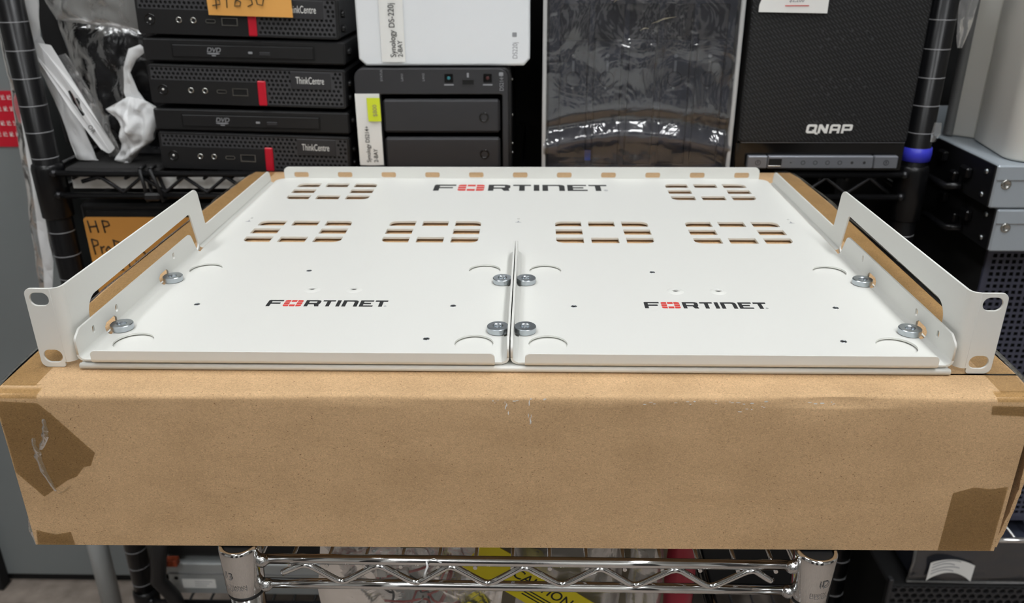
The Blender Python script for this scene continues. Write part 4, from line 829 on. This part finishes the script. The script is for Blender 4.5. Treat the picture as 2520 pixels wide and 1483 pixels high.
t2 = thing('cream_tower', 'large cream tower with rounded corner at the top right edge', 'tower', (500, 400, 20))
sheet('shell', [fillet([(431, 352), (560, 345), (560, 446), (444, 447)], [24, 24, 10, 3], 14)], 300, lambda u, v, w_: (u, v, 170+w_), 'cream', t2, 2.5)
tag(pouch('clear_film', [(386, 180), (384, 150), (386, 128), (390, 112)], [(398, 180), (400, 150), (398, 128), (394, 112)], 404, 1.5, 3, .08, 'film_clear', None, 8, 18, 21), 'scrap of clear film on the upper right rack post', 'film')
tag(pouch('tape_scrap', [(386, 44), (385, 34), (386, 26)], [(393, 44), (394, 34), (391, 26)], 411, .5, 1, .1, 'film_clear', None, 6, 10, 24), 'scrap of clear tape above the blue clip', 'tape')
wb = thing('wrapped_box', 'dark grey box in clear film with a curved white label', 'box', (540, 440, -456))
MB().box(437, 640, 366, 520, -455.5, -404, 2).build('box', 'slate', wb)
MB().grid(lambda u, v: (lerp(433, 640, u), 362+2.0*nz(u*6, v*4, 3), lerp(-457, -398, v)), 40, 16).build('film', 'wrap', wb)
MB().tube([(432, 361.5, -398), (434, 361, -430), (431, 361, -456), (500, 361, -456.5), (640, 361, -456)], 1.6, 8).build('film_edge', 'film_clear', wb)
MB().grid(lambda u, v: (lerp(451, 500, u)+.5*v, 358.6, lerp(-453, -428, v)+12*math.sin(math.pi*min(u*1.02, 1))**.8*(1-.45*v)-3*u*v), 20, 8).build('curved_label', 'label', wb)
for k in range(4): MB().grid(lambda u, v: (lerp(454, 484-6*(k % 2), u), 358.2, -433.5-k*4.3+9*math.sin(math.pi*lerp(.1, .7, u))+1.1*v), 12, 1).build('printed_line', 'grey_ink', wb)
ms = thing('mesh_cabinet', 'black honeycomb mesh front at the lower right corner', 'cabinet', (540, 450, -750))
MB().box(412, 640, 358, 520, -749, -459, 2).build('case', 'deep', ms)
perf(412, 640, -620, -459, 9.0, 3.6, depth=2, y=354, seg=8).build('mesh_front', 'dark_pl', ms)
mb = MB().box(408, 413, 352, 360, -749, -447, 1); mb.build('side_post', 'dark_pl', ms); MB().box(412, 640, 353, 358, -749, -620, 1).build('lower_front', 'deep', ms)
# ---------------------------------------------------------------- far left and right background
cbn = thing('steel_cabinet', 'grey steel cabinet behind the left end of the rack', 'cabinet', (-960, 860, -750))
MB().box(-1400, -602, 660, 1060, -735, 900, 4).build('body', 'grey_door', cbn); MB().box(-1398, -604, 668, 1058, -749, -735).build('plinth', 'deep', cbn)
for x0, x1, m in ((-872, -858, 'deep'), (-858, -846, 'shell_grey'), (-846, -832, 'deep')): MB().box(x0, x1, 640, 660, -748, 900, 1).build('door_seal', m, cbn)
rs_ = thing('red_sign', 'red and white printed sign on the grey steel cabinet', 'sign', (-668, 658, -40))
sheet('panel', [rect(-720, -632, -36, 34)], .8, XZ(659), 'red_pl', rs_)
rg = random.Random(5)
for z in (26, 12, -6, -20):
    for k in range(9):
        x = -705+k*8; sheet('printed_character', [rect(x-2.6, x+2.6, z-2.6, z-1.9), rect(x-2.6, x+2.6, z+.2, z+.8), rect(x-2.6+rg.uniform(0, 2), x-1.6+rg.uniform(0, 2), z-1.7, z), rect(x+.4, x+1.2, z+1, z+3.2), rect(x-2.2, x-1.4, z+1, z+2.8)], 0, XZ(658.4), 'label', rs_)
tag(MB().box(398, 1100, 660, 980, -749, 420, 4).build('black_cabinet', 'deep'), 'black cabinet behind the right side shelf', 'cabinet')  # added black mass to keep the space beside the right post dark
tag(MB().box(-598, 396, 870, 1000, -749, 520, 4).build('black_cupboard', 'deep'), 'black cupboard standing behind the wire rack', 'cupboard')  # added black slab hiding the lit back wall, so rack gaps look dark
